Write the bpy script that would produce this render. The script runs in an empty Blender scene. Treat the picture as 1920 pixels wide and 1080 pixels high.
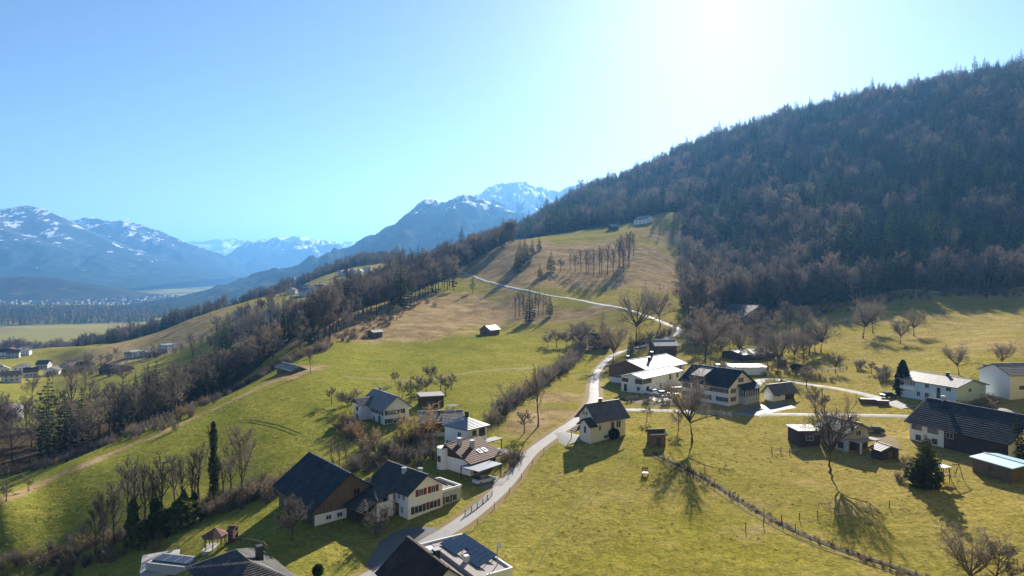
import bpy, bmesh, math, random
import numpy as np
from mathutils import Vector, Matrix, Quaternion

# ------------------------------------------------------------------ camera, sky, sun, exposure
SC = bpy.context.scene
COL = SC.collection
R = math.radians
F = 1280.0                                   # focal length in photograph pixels (1920 wide)
PITCH = math.atan(35.0 / F)
cam_d = bpy.data.cameras.new('camera'); cam = bpy.data.objects.new('camera', cam_d); COL.objects.link(cam)
cam.location = (0, 0, 0); cam.rotation_euler = (math.pi / 2 - PITCH, 0, 0)
cam_d.sensor_width = 36.0; cam_d.lens = 36.0 * F / 1920.0
cam_d.clip_start = 1.0; cam_d.clip_end = 90000.0
SC.camera = cam
SUN_AZ, SUN_EL = R(16.8), R(24.0)            # azimuth to the right of the view direction, elevation
world = bpy.data.worlds.new('World'); SC.world = world; world.use_nodes = True
wn = world.node_tree
bg = wn.nodes['Background']; sky = wn.nodes.new('ShaderNodeTexSky')
sky.sky_type = 'NISHITA'; sky.sun_disc = False
sky.sun_elevation = SUN_EL; sky.sun_rotation = SUN_AZ
sky.altitude = 400; sky.air_density = 0.78; sky.dust_density = 0.36; sky.ozone_density = 2.8
wn.links.new(sky.outputs[0], bg.inputs[0]); bg.inputs[1].default_value = 0.051
sun_l = bpy.data.lights.new('sun', 'SUN'); sun = bpy.data.objects.new('sun', sun_l); COL.objects.link(sun)
sun_l.energy = 5.0; sun_l.angle = R(0.53); sun_l.color = (1.0, 0.93, 0.82)
sdir = Vector((math.sin(SUN_AZ) * math.cos(SUN_EL), math.cos(SUN_AZ) * math.cos(SUN_EL), math.sin(SUN_EL)))
sun.rotation_euler = sdir.to_track_quat('Z', 'Y').to_euler(); sun.location = (200, 600, 600)
SC.view_settings.view_transform = 'Standard'; SC.view_settings.look = 'None'
SC.view_settings.exposure = 1.48; SC.view_settings.gamma = 1.0
SC.cycles.use_denoising = True; SC.cycles.use_adaptive_sampling = False
SC.cycles.max_bounces = 5; SC.cycles.diffuse_bounces = 2; SC.cycles.glossy_bounces = 2
SC.cycles.transmission_bounces = 2; SC.cycles.transparent_max_bounces = 8; SC.cycles.volume_bounces = 0
SC.cycles.sample_clamp_indirect = 4.0
SC.render.use_persistent_data = False
HAZE = 8.4e-5

rng = np.random.default_rng(7); random.seed(7)

# ------------------------------------------------------------------ helpers: tags, pixels, noise
def tag(o, label=None, cat=None, group=None, kind=None):
    if label: o['label'] = label
    if cat: o['category'] = cat
    if group: o['group'] = group
    if kind: o['kind'] = kind
    return o

def empty(name, loc=(0, 0, 0), rz=0.0):
    o = bpy.data.objects.new(name, None); COL.objects.link(o)
    o.location = loc; o.rotation_euler = (0, 0, rz); o.empty_display_size = 0.5
    return o

def link(name, me, parent=None, loc=None, rot=None):
    o = bpy.data.objects.new(name, me); COL.objects.link(o)
    if parent is not None: o.parent = parent
    if loc is not None: o.location = loc
    if rot is not None: o.rotation_euler = rot
    return o

CP_, SP_ = math.cos(PITCH), math.sin(PITCH)
def ray(px, py):
    u = (px - 960) / F; v = (540 - py) / F
    return u, CP_ + v * SP_, -SP_ + v * CP_          # x, y, z
def zat(px, py, Y):
    u, a, b = ray(px, py); return Y * b / a
def s_of(px, py=540):
    u, a, b = ray(px, py); return u / a

_perm = np.random.default_rng(3).permutation(256); _perm = np.concatenate([_perm, _perm, _perm])
_grad = np.random.default_rng(4).normal(size=(256, 2)); _grad /= np.linalg.norm(_grad, axis=1)[:, None]
def perlin(x, y):
    x = np.asarray(x, float); y = np.asarray(y, float)
    xi = np.floor(x).astype(int); yi = np.floor(y).astype(int); xf = x - xi; yf = y - yi
    xi &= 255; yi &= 255
    u = xf * xf * xf * (xf * (xf * 6 - 15) + 10); v = yf * yf * yf * (yf * (yf * 6 - 15) + 10)
    def g(ix, iy, dx, dy):
        gr = _grad[_perm[_perm[ix] + iy]]; return gr[..., 0] * dx + gr[..., 1] * dy
    a = g(xi, yi, xf, yf); b = g(xi + 1, yi, xf - 1, yf); c = g(xi, yi + 1, xf, yf - 1); d = g(xi + 1, yi + 1, xf - 1, yf - 1)
    return (a + u * (b - a)) * (1 - v) + (c + u * (d - c)) * v
def fbm(x, y, n=4):
    r = 0; a = 1.0
    for i in range(n):
        r = r + a * perlin(x + 17.3 * i, y - 9.1 * i); x = x * 2.03; y = y * 2.03; a *= 0.5
    return r
def ridged(x, y, n=5):
    r = 0; a = 1.0
    for i in range(n):
        r = r + a * (1 - 2.2 * np.abs(perlin(x + 31.7 * i, y + 5.3 * i))); x = x * 2.07; y = y * 2.07; a *= 0.5
    return r / 1.9

def mesh_grid(name, P, smooth=True):
    """P: (n, m, 3) grid of points -> mesh"""
    n, m, _ = P.shape
    me = bpy.data.meshes.new(name)
    idx = np.arange(n * m).reshape(n, m)
    q = np.stack([idx[:-1, :-1], idx[1:, :-1], idx[1:, 1:], idx[:-1, 1:]], -1).reshape(-1, 4)
    me.vertices.add(n * m); me.vertices.foreach_set('co', P.reshape(-1).astype(np.float32))
    me.loops.add(q.size); me.loops.foreach_set('vertex_index', q.reshape(-1).astype(np.int32))
    me.polygons.add(len(q)); me.polygons.foreach_set('loop_start', (np.arange(len(q)) * 4).astype(np.int32))
    if smooth: me.polygons.foreach_set('use_smooth', np.ones(len(q), bool))
    me.update(); me.validate()
    return me

def mesh_np(name, V, faces, mats=None, mi=None, smooth=False):
    me = bpy.data.meshes.new(name)
    me.from_pydata([tuple(v) for v in V] if not isinstance(V, np.ndarray) else V.tolist(), [], faces)
    if mats:
        for m in mats: me.materials.append(m)
    if mi is not None: me.polygons.foreach_set('material_index', np.asarray(mi, np.int32))
    if smooth: me.polygons.foreach_set('use_smooth', np.ones(len(faces), bool))
    me.update()
    return me

def fattr(me, name, vals):
    a = me.attributes.new(name, 'FLOAT', 'POINT'); a.data.foreach_set('value', np.asarray(vals, np.float32).reshape(-1))

# ------------------------------------------------------------------ node helpers
class NT:
    def __init__(s, name):
        s.m = bpy.data.materials.new(name); s.m.use_nodes = True; s.t = s.m.node_tree
        s.b = s.t.nodes['Principled BSDF']
    def n(s, typ, **kw):
        nd = s.t.nodes.new(typ)
        for k, v in kw.items(): setattr(nd, k, v)
        return nd
    def l(s, a, b): s.t.links.new(a, b)
    def coord(s, which='Object'):
        return s.n('ShaderNodeTexCoord').outputs[which]
    def noise(s, vec, scale, detail=3, rough=0.55, out='Fac'):
        nd = s.n('ShaderNodeTexNoise'); nd.inputs['Scale'].default_value = scale; nd.inputs['Detail'].default_value = detail
        nd.inputs['Roughness'].default_value = rough; s.l(vec, nd.inputs['Vector']); return nd.outputs[out]
    def ramp(s, fac, stops, interp='LINEAR'):
        nd = s.n('ShaderNodeValToRGB'); cr = nd.color_ramp; cr.interpolation = interp
        while len(cr.elements) < len(stops): cr.elements.new(0.5)
        for e, (p, c) in zip(cr.elements, stops):
            e.position = p; e.color = (c[0], c[1], c[2], 1) if not isinstance(c, (int, float)) else (c, c, c, 1)
        s.l(fac, nd.inputs[0]); return nd.outputs[0]
    def mix(s, fac, a, b, mode='MIX'):
        nd = s.n('ShaderNodeMix', data_type='RGBA', blend_type=mode)
        for sock, val in ((0, fac), (6, a), (7, b)):
            if isinstance(val, (int, float)): nd.inputs[sock].default_value = val
            elif isinstance(val, tuple): nd.inputs[sock].default_value = (*val[:3], 1)
            else: s.l(val, nd.inputs[sock])
        return nd.outputs[2]
    def math(s, op, a, b=0.0, c=None, clamp=False):
        nd = s.n('ShaderNodeMath', operation=op, use_clamp=clamp)
        for i, val in enumerate((a, b) if c is None else (a, b, c)):
            if isinstance(val, (int, float)): nd.inputs[i].default_value = val
            else: s.l(val, nd.inputs[i])
        return nd.outputs[0]
    def attr(s, name, out='Fac'):
        nd = s.n('ShaderNodeAttribute', attribute_name=name); return nd.outputs[out]
    def vmul(s, vec, v3):
        nd = s.n('ShaderNodeVectorMath', operation='MULTIPLY'); s.l(vec, nd.inputs[0]); nd.inputs[1].default_value = v3; return nd.outputs[0]
    def bump(s, h, strength, dist):
        nd = s.n('ShaderNodeBump'); nd.inputs['Strength'].default_value = strength; nd.inputs['Distance'].default_value = dist
        s.l(h, nd.inputs['Height']); s.l(nd.outputs[0], s.b.inputs['Normal'])
    def set(s, col=None, rough=None, spec=None, metal=None):
        if col is not None:
            if isinstance(col, tuple): s.b.inputs['Base Color'].default_value = (*col[:3], 1)
            else: s.l(col, s.b.inputs['Base Color'])
        if rough is not None:
            if isinstance(rough, (int, float)): s.b.inputs['Roughness'].default_value = rough
            else: s.l(rough, s.b.inputs['Roughness'])
        if spec is not None: s.b.inputs['Specular IOR Level'].default_value = spec
        if metal is not None: s.b.inputs['Metallic'].default_value = metal
        return s.m

# ------------------------------------------------------------------ terrain height field
# control points: (px, py, Y) read off the photograph with an estimated distance Y; or (px, None, Y, z)
_cp = []
def cpY(*a):
    for px, py, Y in a: _cp.append((s_of(px, py), Y, zat(px, py, Y)))
def cpZ(*a):
    for px, py, z in a:
        u, A, B = ray(px, py); _cp.append((u / A, A * z / B, z))
def cpW(*a):
    for px, Y, z in a: _cp.append((s_of(px), Y, z))
cpZ((960, 1075, -41), (1300, 1075, -41), (1700, 1075, -40), (1920, 1075, -39), (2250, 1000, -35), (960, 950, -40), (1300, 950, -39.5),
    (1700, 950, -38), (1920, 950, -37), (700, 1075, -41.5), (400, 1075, -42.6), (0, 1075, -54), (-300, 1075, -60),
    (960, 1500, -44), (400, 1500, -47), (1600, 1500, -43), (-300, 1500, -60), (2250, 1500, -40), (960, 3500, -46), (0, 3500, -50), (2000, 3500, -44),
    (590, 985, -40.5), (766, 974, -40), (870, 880, -38.5), (1118, 827, -37), (1250, 860, -37.8), (1205, 736, -35.5), (1365, 760, -35.5),
    (1550, 860, -37.5), (1720, 850, -36.5), (1900, 850, -35.5), (1793, 759, -33.5), (1500, 740, -35), (1920, 740, -31.5), (2250, 740, -24),
    (250, 1005, -48.6), (400, 940, -45.2), (480, 925, -43.0), (500, 1000, -41.2), (450, 1040, -41.9), (100, 1060, -53), (0, 935, -47), (0, 1000, -50), (150, 870, -45.5), (300, 900, -44),
    (300, 808, -42), (450, 740, -37), (560, 690, -33.5), (600, 800, -38), (450, 850, -41), (712, 795, -37.5), (850, 700, -34.5), (700, 692, -34.5),
    (1000, 700, -35), (1050, 650, -34), (1240, 665, -34.5), (1900, 680, -28.5), (800, 740, -36))
cpY((300, 790, 215), (450, 728, 262), (150, 855, 205), (0, 925, 175), (800, 640, 310), (707, 632, 320), (915, 627, 325), (620, 640, 300), (680, 590, 370), (800, 570, 420),
    (870, 545, 480), (950, 600, 385), (1100, 610, 350), (860, 500, 620), (900, 525, 520), (1000, 548, 430), (1150, 575, 375), (1275, 620, 315),
    (1000, 480, 560), (960, 455, 650), (1100, 460, 620), (1200, 420, 760), (1120, 434, 720), (1230, 480, 560), (1230, 540, 440), (1100, 540, 450),
    (1270, 402, 740), (1430, 613, 340), (1700, 600, 340), (1850, 560, 390), (1700, 548, 410), (1560, 640, 290), (1900, 620, 280), (1920, 530, 410),
    (1600, 575, 390), (1350, 640, 290), (200, 700, 480), (300, 660, 560), (100, 740, 430), (0, 780, 330), (0, 870, 230), (200, 780, 330),
    (100, 850, 240), (400, 700, 380), (500, 650, 370), (560, 640, 330), (480, 560, 850), (430, 600, 620), (350, 600, 750), (160, 650, 700),
    (100, 652, 800), (100, 690, 620), (0, 690, 600), (0, 660, 900), (580, 540, 900), (620, 520, 960), (650, 512, 1000), (250, 640, 690), (-300, 800, 330), (-300, 700, 600))
cpW((1300, 560, -2), (1300, 720, 42), (1400, 500, -4), (1450, 720, 75), (1500, 550, 20), (1500, 850, 120), (1700, 500, 15), (1700, 650, 75),
    (1700, 850, 170), (1900, 480, 15), (1900, 600, 80), (1900, 800, 190), (2250, 480, 40), (2250, 700, 180), (2250, 1000, 330), (1900, 1000, 283),
    (1750, 1100, 283), (1600, 1200, 283), (1450, 1300, 262), (1300, 1400, 233), (1150, 1450, 163), (1085, 1500, 138), (1000, 1400, 82),
    (900, 700, 21), (820, 650, 3), (740, 560, -13), (640, 420, -27), (740, 800, -40), (820, 900, -20), (900, 1000, 8), (1100, 1000, 75), (1250, 1000, 105),
    (700, 1400, 10), (600, 1500, -45), (350, 1100, -115), (450, 1200, -95), (520, 1500, -120), (250, 1000, -130), (100, 1150, -150), (0, 1300, -165), (-300, 1000, -140),
    (1900, 2000, 100), (1500, 2200, 60), (1300, 2500, -50), (1100, 2500, -100), (900, 2000, -100), (700, 2200, -130), (300, 1700, -172), (0, 2000, -175),
    (2250, 2000, 300), (0, 3000, -175), (500, 3000, -175), (1000, 4000, -175), (2000, 4000, -60), (-300, 2000, -175))
_cp = np.array(_cp); SS, TS = 2.6, 1.0
_A = np.stack([_cp[:, 0] * SS, np.log(_cp[:, 1] / 100) * TS], 1); _zc = _cp[:, 2]
def _k(d2): return 0.5 * d2 * np.log(d2 + 1e-9)
_n = len(_A)
_K = _k(((_A[:, None] - _A[None]) ** 2).sum(-1)) + 2e-3 * np.eye(_n)
_P = np.concatenate([np.ones((_n, 1)), _A], 1)
_M = np.block([[_K, _P], [_P.T, np.zeros((3, 3))]])
_w = np.linalg.solve(_M, np.concatenate([_zc, np.zeros(3)]))
SMAX, NS = 1.55, 520
TMIN, TMAX, NTT = math.log(12.0), math.log(26000.0), 700
s_ax = np.linspace(-SMAX, SMAX, NS); t_ax = np.linspace(TMIN, TMAX, NTT)
VALLEY = -170.0
def _terrain():
    S, T = np.meshgrid(s_ax, t_ax, indexing='ij')
    Q = np.stack([S.ravel() * SS, (T.ravel() - math.log(100)) * TS], 1)
    z = np.empty(len(Q))
    for i in range(0, len(Q), 20000):
        q = Q[i:i + 20000]
        z[i:i + 20000] = _k(((q[:, None] - _A[None]) ** 2).sum(-1)) @ _w[:_n] + _w[_n] + q @ _w[_n + 1:]
    z = z.reshape(S.shape); Y = np.exp(T); X = S * Y
    far = np.clip((T - math.log(2300)) / 0.45, 0, 1); far = far * far * (3 - 2 * far)
    z = z * (1 - far) + VALLEY * far
    d = z - VALLEY; z = VALLEY + 0.5 * (d + np.sqrt(d * d + 16.0)) - 2.0 * far      # soft floor
    amp = np.clip((z - VALLEY) / 60, 0, 1) * (1 - far)
    z = z + amp * (fbm(X / 38, Y / 38, 3) * 0.55 * np.clip(Y / 250, 0.35, 3.0) + fbm(X / 9 + 5, Y / 9, 2) * 0.10)
    return X, Y, z
GX, GY, GZ = _terrain()
def hz(x, y):
    """ground height at world x, y"""
    x = np.asarray(x, float); y = np.maximum(np.asarray(y, float), 12.5)
    s = np.clip((x / y + SMAX) / (2 * SMAX) * (NS - 1), 0, NS - 1.001); t = np.clip((np.log(y) - TMIN) / (TMAX - TMIN) * (NTT - 1), 0, NTT - 1.001)
    i = s.astype(int); j = t.astype(int); a = s - i; b = t - j
    r = (GZ[i, j] * (1 - a) + GZ[i + 1, j] * a) * (1 - b) + (GZ[i, j + 1] * (1 - a) + GZ[i + 1, j + 1] * a) * b
    return float(r) if r.ndim == 0 else r
_Yl = np.exp(np.linspace(math.log(30), math.log(30000), 6000))
def gp(px, py, dz=0.0):
    """where the sight line through a photograph pixel meets the ground (plus dz)"""
    u, a, b = ray(px, py); s = u / a
    zr = _Yl * b / a; zg = hz(s * _Yl, _Yl) + dz
    k = np.nonzero(zr <= zg)[0]
    i = k[0] if len(k) else len(_Yl) - 1
    if i > 0 and len(k):
        d0 = zr[i - 1] - zg[i - 1]; d1 = zr[i] - zg[i]; f = d0 / (d0 - d1 + 1e-12); Y = _Yl[i - 1] + f * (_Yl[i] - _Yl[i - 1])
    else: Y = _Yl[i]
    return Vector((s * Y, Y, hz(s * Y, Y)))
def on(x, y, dz=0.0): return Vector((x, y, hz(x, y) + dz))
def proj(x, y, z):
    fy = y * CP_ - z * SP_; fz = y * SP_ + z * CP_
    return 960 + F * x / fy, 540 - F * fz / fy

# ------------------------------------------------------------------ land-use zones (plan polygons: photograph column, distance)
def inpoly(poly, px, Y):
    px = np.asarray(px, float); Y = np.asarray(Y, float); r = np.zeros(px.shape, bool); j = len(poly) - 1
    for i in range(len(poly)):
        xi, yi = poly[i]; xj, yj = poly[j]
        c = ((yi > Y) != (yj > Y)) & (px < (xj - xi) * (Y - yi) / (yj - yi + 1e-12) + xi); r ^= c; j = i
    return r
WOODS = {
 'mountain': [(1292, 350), (1350, 345), (1400, 372), (1500, 395), (1600, 405), (1700, 418), (1800, 402), (1920, 402), (2300, 390), (2300, 1050), (1900, 1030), (1750, 1130), (1600, 1230),
        (1450, 1330), (1300, 1430), (1150, 1480), (1085, 1530), (985, 1450), (960, 1200), (985, 1000), (1000, 850), (1060, 790), (1130, 785), (1180, 815), (1230, 815), (1268, 765), (1300, 735), (1272, 700), (1296, 650), (1280, 600), (1306, 550), (1276, 505), (1302, 455), (1284, 405), (1310, 380)],
 'ridge': [(570, 330), (620, 355), (660, 395), (720, 430), (760, 470), (800, 500), (850, 560), (870, 610), (930, 640), (965, 700), (960, 900), (880, 900), (820, 800), (740, 700), (650, 560), (580, 450), (530, 400)],
 'slope': [(-250, 205), (20, 222), (150, 216), (250, 222), (340, 236), (400, 262), (470, 300), (540, 335), (560, 400), (500, 430), (430, 430), (390, 420), (330, 360), (250, 330), (130, 315), (60, 300), (-250, 300)],
 'hedge': [(400, 500), (480, 440), (550, 460), (560, 600), (500, 640), (430, 560)],
 'valley_edge': [(-250, 1000), (60, 950), (130, 900), (180, 760), (230, 730), (300, 780), (420, 850), (420, 930), (300, 1000), (150, 1000), (0, 1100)],
 'skyline': [(350, 1000), (420, 930), (480, 905), (545, 960), (560, 1100), (450, 1100)],
 'hill': [(545, 1040), (600, 1080), (680, 1120), (760, 1200), (860, 1300), (860, 1600), (700, 1500), (600, 1450)],
}
PXG = 960 + F * CP_ * (GX / GY)
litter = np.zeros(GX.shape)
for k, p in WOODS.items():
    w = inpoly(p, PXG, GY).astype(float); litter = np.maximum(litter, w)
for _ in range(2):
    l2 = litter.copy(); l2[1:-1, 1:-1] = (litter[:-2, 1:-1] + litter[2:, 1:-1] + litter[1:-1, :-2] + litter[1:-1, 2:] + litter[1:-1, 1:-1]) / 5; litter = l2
dry = np.zeros(GX.shape); bare = np.zeros(GX.shape)
def blob(field, px, py, r, w, asp=1.0):
    c = gp(px, py); d = np.hypot((GX - c.x) / asp, GY - c.y) / r
    np.maximum(field, w * np.clip(1.35 - d, 0, 1), out=field)
for a in [(700, 612, 34, 1, 1.6), (770, 590, 40, 1, 1.4), (640, 632, 16, 1, 1.5), (830, 565, 40, .9), (1000, 480, 62, .95), (955, 470, 60, .9), (1080, 500, 52, 1), (1230, 505, 50, .85), (1255, 445, 45, .6),
          (1180, 480, 60, .75), (1230, 535, 30, .95), (1120, 470, 60, .8), (930, 583, 30, 1), (880, 592, 26, .95), (1060, 592, 15, 1, 2.2), (985, 590, 18, .8), (1010, 520, 40, .8), (1120, 520, 40, .9),
          (300, 655, 60, .8), (370, 605, 60, .7), (200, 665, 45, .8), (260, 640, 50, .8), (540, 705, 9, .9), (575, 690, 10, .8), (1020, 775, 10, .75), (985, 800, 9, .7), (1050, 745, 8, .7),
          (1800, 610, 60, .35), (1700, 640, 50, .3), (1890, 650, 30, .45), (1330, 980, 20, .25), (1560, 960, 9, .35), (1480, 930, 14, .35), (640, 530, 60, .7)]:
    blob(dry, *a)
for px, py in zip(np.linspace(560, 0, 26), np.interp(np.linspace(560, 0, 26), [0, 150, 300, 450, 560], [940, 875, 812, 744, 693])):
    blob(dry, px, py, 3.2, .62)
dry += 0.42 * dry * fbm(GX / 16, GY / 16, 3)
gm = mesh_grid('ground', np.stack([GX, GY, GZ], -1))
fresh = np.clip((0.16 - GX / GY) / 0.28, 0, 1) * np.clip(1.5 - np.abs(np.log(GY / 220)) , 0, 1); fattr(gm, 'fresh', fresh)
for c_ in ((1458, 735, 34), (1500, 765, 27), (1320, 785, 24), (1345, 770, 18)):
    d_ = np.hypot(GX - (c_[0] - 960) / F * c_[1], GY - c_[1]) / c_[2]; k_ = np.clip(1.4 - d_, 0, 1); litter *= 1 - np.minimum(1, 2 * k_); dry = np.maximum(dry, np.minimum(1, 1.6 * k_))
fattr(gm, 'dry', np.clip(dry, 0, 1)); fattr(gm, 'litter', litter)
valley = np.clip((VALLEY + 14 - GZ) / 8, 0, 1); fattr(gm, 'valley', valley)

def ground_material():
    m = NT('meadow'); co = m.coord('Object')
    n_big = m.noise(co, 0.018, 4, 0.6); n_mid = m.noise(co, 0.11, 4, 0.62); n_sm = m.noise(co, 0.75, 3, 0.65); n_fine = m.noise(m.vmul(co, (1, 1, 1)), 2.3, 4, 0.75)
    green = m.ramp(n_mid, [(0.30, (0.185, 0.170, 0.030)), (0.52, (0.25, 0.218, 0.043)), (0.72, (0.325, 0.262, 0.074))])
    green = m.mix(m.ramp(n_big, [(0.36, 0.0), (0.66, 0.7)]), green, (0.33, 0.245, 0.095))
    green = m.mix(m.math('MULTIPLY', m.attr('fresh'), 0.8), green, m.ramp(n_mid, [(0.3, (0.145, 0.165, 0.026)), (0.7, (0.225, 0.218, 0.042))]))
    tuft = m.ramp(n_sm, [(0.32, (0.72, 0.74, 0.68)), (0.5, (0.97, 0.97, 0.95)), (0.68, (1.18, 1.15, 1.1))])
    green = m.mix(1.0, green, tuft, 'MULTIPLY')
    fine = m.ramp(n_fine, [(0.32, (0.52, 0.55, 0.5)), (0.68, (1.45, 1.42, 1.38))])
    green = m.mix(0.85, green, fine, 'MULTIPLY')
    dn = m.ramp(n_mid, [(0.3, (0.19, 0.125, 0.062)), (0.55, (0.33, 0.235, 0.12)), (0.75, (0.43, 0.32, 0.175))])
    dn = m.mix(0.7, dn, tuft, 'MULTIPLY')
    dmask = m.math('ADD', m.attr('dry'), m.math('MULTIPLY', m.math('SUBTRACT', n_mid, 0.5), 1.1))
    dmask = m.ramp(dmask, [(0.22, 0.0), (0.62, 1.0)])
    col = m.mix(dmask, green, dn)
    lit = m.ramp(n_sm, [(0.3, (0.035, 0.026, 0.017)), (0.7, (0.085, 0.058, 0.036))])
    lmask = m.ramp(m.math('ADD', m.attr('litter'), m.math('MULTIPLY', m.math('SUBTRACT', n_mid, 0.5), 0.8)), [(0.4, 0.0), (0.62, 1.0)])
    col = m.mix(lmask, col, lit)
    vo = m.n('ShaderNodeTexVoronoi'); vo.inputs['Scale'].default_value = 0.0042; m.l(m.vmul(co, (1.0, 2.2, 1)), vo.inputs['Vector'])
    fields = m.ramp(vo.outputs['Color'], [(0.2, (0.24, 0.21, 0.05)), (0.45, (0.28, 0.23, 0.06)), (0.6, (0.10, 0.11, 0.04)), (0.8, (0.22, 0.17, 0.08))], 'CONSTANT')
    col = m.mix(m.attr('valley'), col, fields)
    m.set(col, 1.0, 0.0)
    h = m.math('ADD', m.math('MULTIPLY', n_sm, 0.55), m.math('MULTIPLY', n_fine, 0.3))
    h = m.math('ADD', h, m.math('MULTIPLY', n_mid, 0.9))
    m.bump(h, 0.9, 0.36)
    return m.m
gm.materials.append(ground_material())
ground = link('ground', gm); tag(ground, 'rolling green and dry brown meadow ground of the valley side', 'ground', kind='structure')

# ------------------------------------------------------------------ far mountains
def mountain_material(name, snow_lo, snow_hi, amount, streak=0.010, patch=None, forest=(0.020, 0.034, 0.026)):
    m = NT(name); co = m.coord('Object')
    sep = m.n('ShaderNodeSeparateXYZ'); m.l(co, sep.inputs[0]); z = sep.outputs[2]
    nA = m.noise(m.vmul(co, (1, 1, 0.35)), streak * 0.35, 9, 0.70); nB = m.noise(m.vmul(co, (1.0, 0.35, 0.22)), streak, 9, 0.74)
    geo = m.n('ShaderNodeNewGeometry'); sn = m.n('ShaderNodeSeparateXYZ'); m.l(geo.outputs['Normal'], sn.inputs[0])
    hh = m.math('DIVIDE', m.math('SUBTRACT', z, snow_lo), snow_hi - snow_lo)
    sm = m.math('ADD', m.math('MULTIPLY', hh, 0.55), m.math('MULTIPLY', m.math('SUBTRACT', nB, 0.5), 2.4))
    sm = m.math('ADD', sm, m.math('MULTIPLY', m.math('SUBTRACT', nA, 0.5), 1.3))
    sm = m.math('ADD', sm, m.math('MULTIPLY', m.math('SUBTRACT', sn.outputs[2], 0.6), 0.9))
    sm = m.math('MULTIPLY', m.ramp(sm, [(0.64 - amount, 0.0), (0.69 - amount, 1.0)]), m.ramp(hh, [(0.0, 0.0), (0.12, 1.0)]))
    rock = m.ramp(nA, [(0.3, (0.035, 0.04, 0.042)), (0.7, (0.12, 0.12, 0.115))])
    up = m.ramp(m.math('ADD', hh, m.math('MULTIPLY', m.math('SUBTRACT', nA, 0.5), 1.4)), [(0.15, 0.0), (0.75, 1.0)])
    fcol = m.mix(m.ramp(nB, [(0.4, 0.0), (0.65, 0.6)]), forest, (0.07, 0.075, 0.045))
    fcol = m.mix(m.ramp(nA, [(0.60, 0.0), (0.68, 0.8)]), fcol, (0.16, 0.13, 0.07))
    col = m.mix(up, fcol, rock)
    col = m.mix(sm, col, (0.82, 0.84, 0.88))
    m.set(col, 1.0, 0.0); return m.m

def mountain(name, sky_pts, D, W, seed, amp, lam, mat, label, n=360, nb=150, base=-176.0, jag=0.05, tilt=0.0):
    px = np.array([p[0] for p in sky_pts], float); zz = np.array([zat(p[0], p[1], D) for p in sky_pts])
    s = np.linspace(px[0], px[-1], n); zr = np.interp(s, px, zz)
    k = np.array([1, 2, 1.0]); zs = zr.copy()
    zs[1:-1] = (zr[:-2] + 2 * zr[1:-1] + zr[2:]) / 4; zr = zs
    X0 = np.array([s_of(q, 505) * D for q in s])
    b = np.linspace(-1, 0.7, nb)
    B, X = np.meshgrid(b, X0); ZR = np.repeat(zr[:, None], nb, 1)
    Yp = D + B * W
    warp = fbm(X / (lam * 2.5) + seed, Yp / (lam * 2.5), 3) * lam * 0.5
    prof = np.clip(1 - np.abs(B), 0, 1) ** 1.15
    rg = ridged((X + warp) / lam + seed * 3.1, (Yp + warp * 0.6) / (lam * 2.0), 8)
    env = np.clip(4 * prof * (1 - prof), 0, 1)
    H = (ZR - base) * prof
    Z = base + H + amp * env * (rg - 0.45) * np.clip(H / (0.25 * (zr.max() - base)), 0.1, 1)
    Z += jag * amp * (1 - env) * prof * ridged(X / (lam * 0.18) + seed, Yp / (lam * 0.18), 4)
    Z = np.where(np.abs(B) > 0.995, base - 2, Z)
    Z = np.maximum(Z, base - 2)
    me = mesh_grid(name, np.stack([X, Yp, Z], -1)); me.materials.append(mat)
    o = link(name, me); tag(o, label, 'mountain', kind='structure'); return o

mountain('mountain', [(-420, 470), (-200, 430), (-60, 418), (0, 405), (18, 397), (38, 388), (60, 386), (86, 394), (110, 406), (140, 422), (165, 433), (200, 452), (250, 472), (300, 488), (370, 505), (440, 520)],
         7200, 3000, 1.3, 190, 620, mountain_material('mountain_near_slope', -60, 760, -0.10, 0.012), 'dark forested mountain with scattered snow patches across the valley')
mountain('mountain', [(60, 430), (120, 422), (145, 416), (165, 410), (182, 413), (200, 418), (222, 418), (236, 416), (250, 422), (262, 424), (272, 428), (286, 434), (300, 437), (322, 448), (340, 455), (360, 466), (390, 488), (420, 508), (450, 518)],
         8300, 2400, 5.1, 260, 560, mountain_material('mountain_rock_ridge', 120, 700, -0.04), 'jagged rocky mountain ridge with long snow gullies', jag=0.16)
mountain('mountain', [(280, 470), (330, 462), (365, 455), (385, 456), (405, 452), (422, 453), (440, 450), (455, 454), (470, 462), (490, 452), (510, 451), (530, 455), (560, 462), (600, 468), (640, 458), (660, 456), (690, 460), (720, 470)],
         17000, 2600, 9.7, 420, 900, mountain_material('mountain_snow_range', -80, 500, 0.45, 0.006), 'pale snow covered alpine range at the end of the valley', jag=0.2)
mountain('mountain', [(415, 525), (440, 500), (460, 482), (480, 470), (495, 462), (510, 453), (528, 455), (540, 449), (555, 452), (575, 449), (590, 453), (605, 458), (620, 457), (640, 462), (665, 466), (700, 478), (740, 500), (780, 520)],
         11500, 3000, 13.7, 480, 760, mountain_material('mountain_blue_snow', 120, 520, 0.10, 0.008), 'blue hazy mountain with snow streaked summit in the valley gap', jag=0.16)
mountain('mountain', [(700, 480), (790, 430), (850, 390), (890, 372), (912, 360), (930, 350), (948, 349), (965, 347), (985, 346), (1005, 354), (1020, 357), (1038, 364), (1052, 362), (1068, 355), (1086, 351), (1110, 352), (1150, 360), (1250, 380), (1400, 420)],
         6800, 2200, 17.9, 420, 480, mountain_material('mountain_snow_peak', 100, 700, 0.30, 0.012), 'high snow covered rocky peak behind the dark wooded mountain', jag=0.12)
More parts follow.
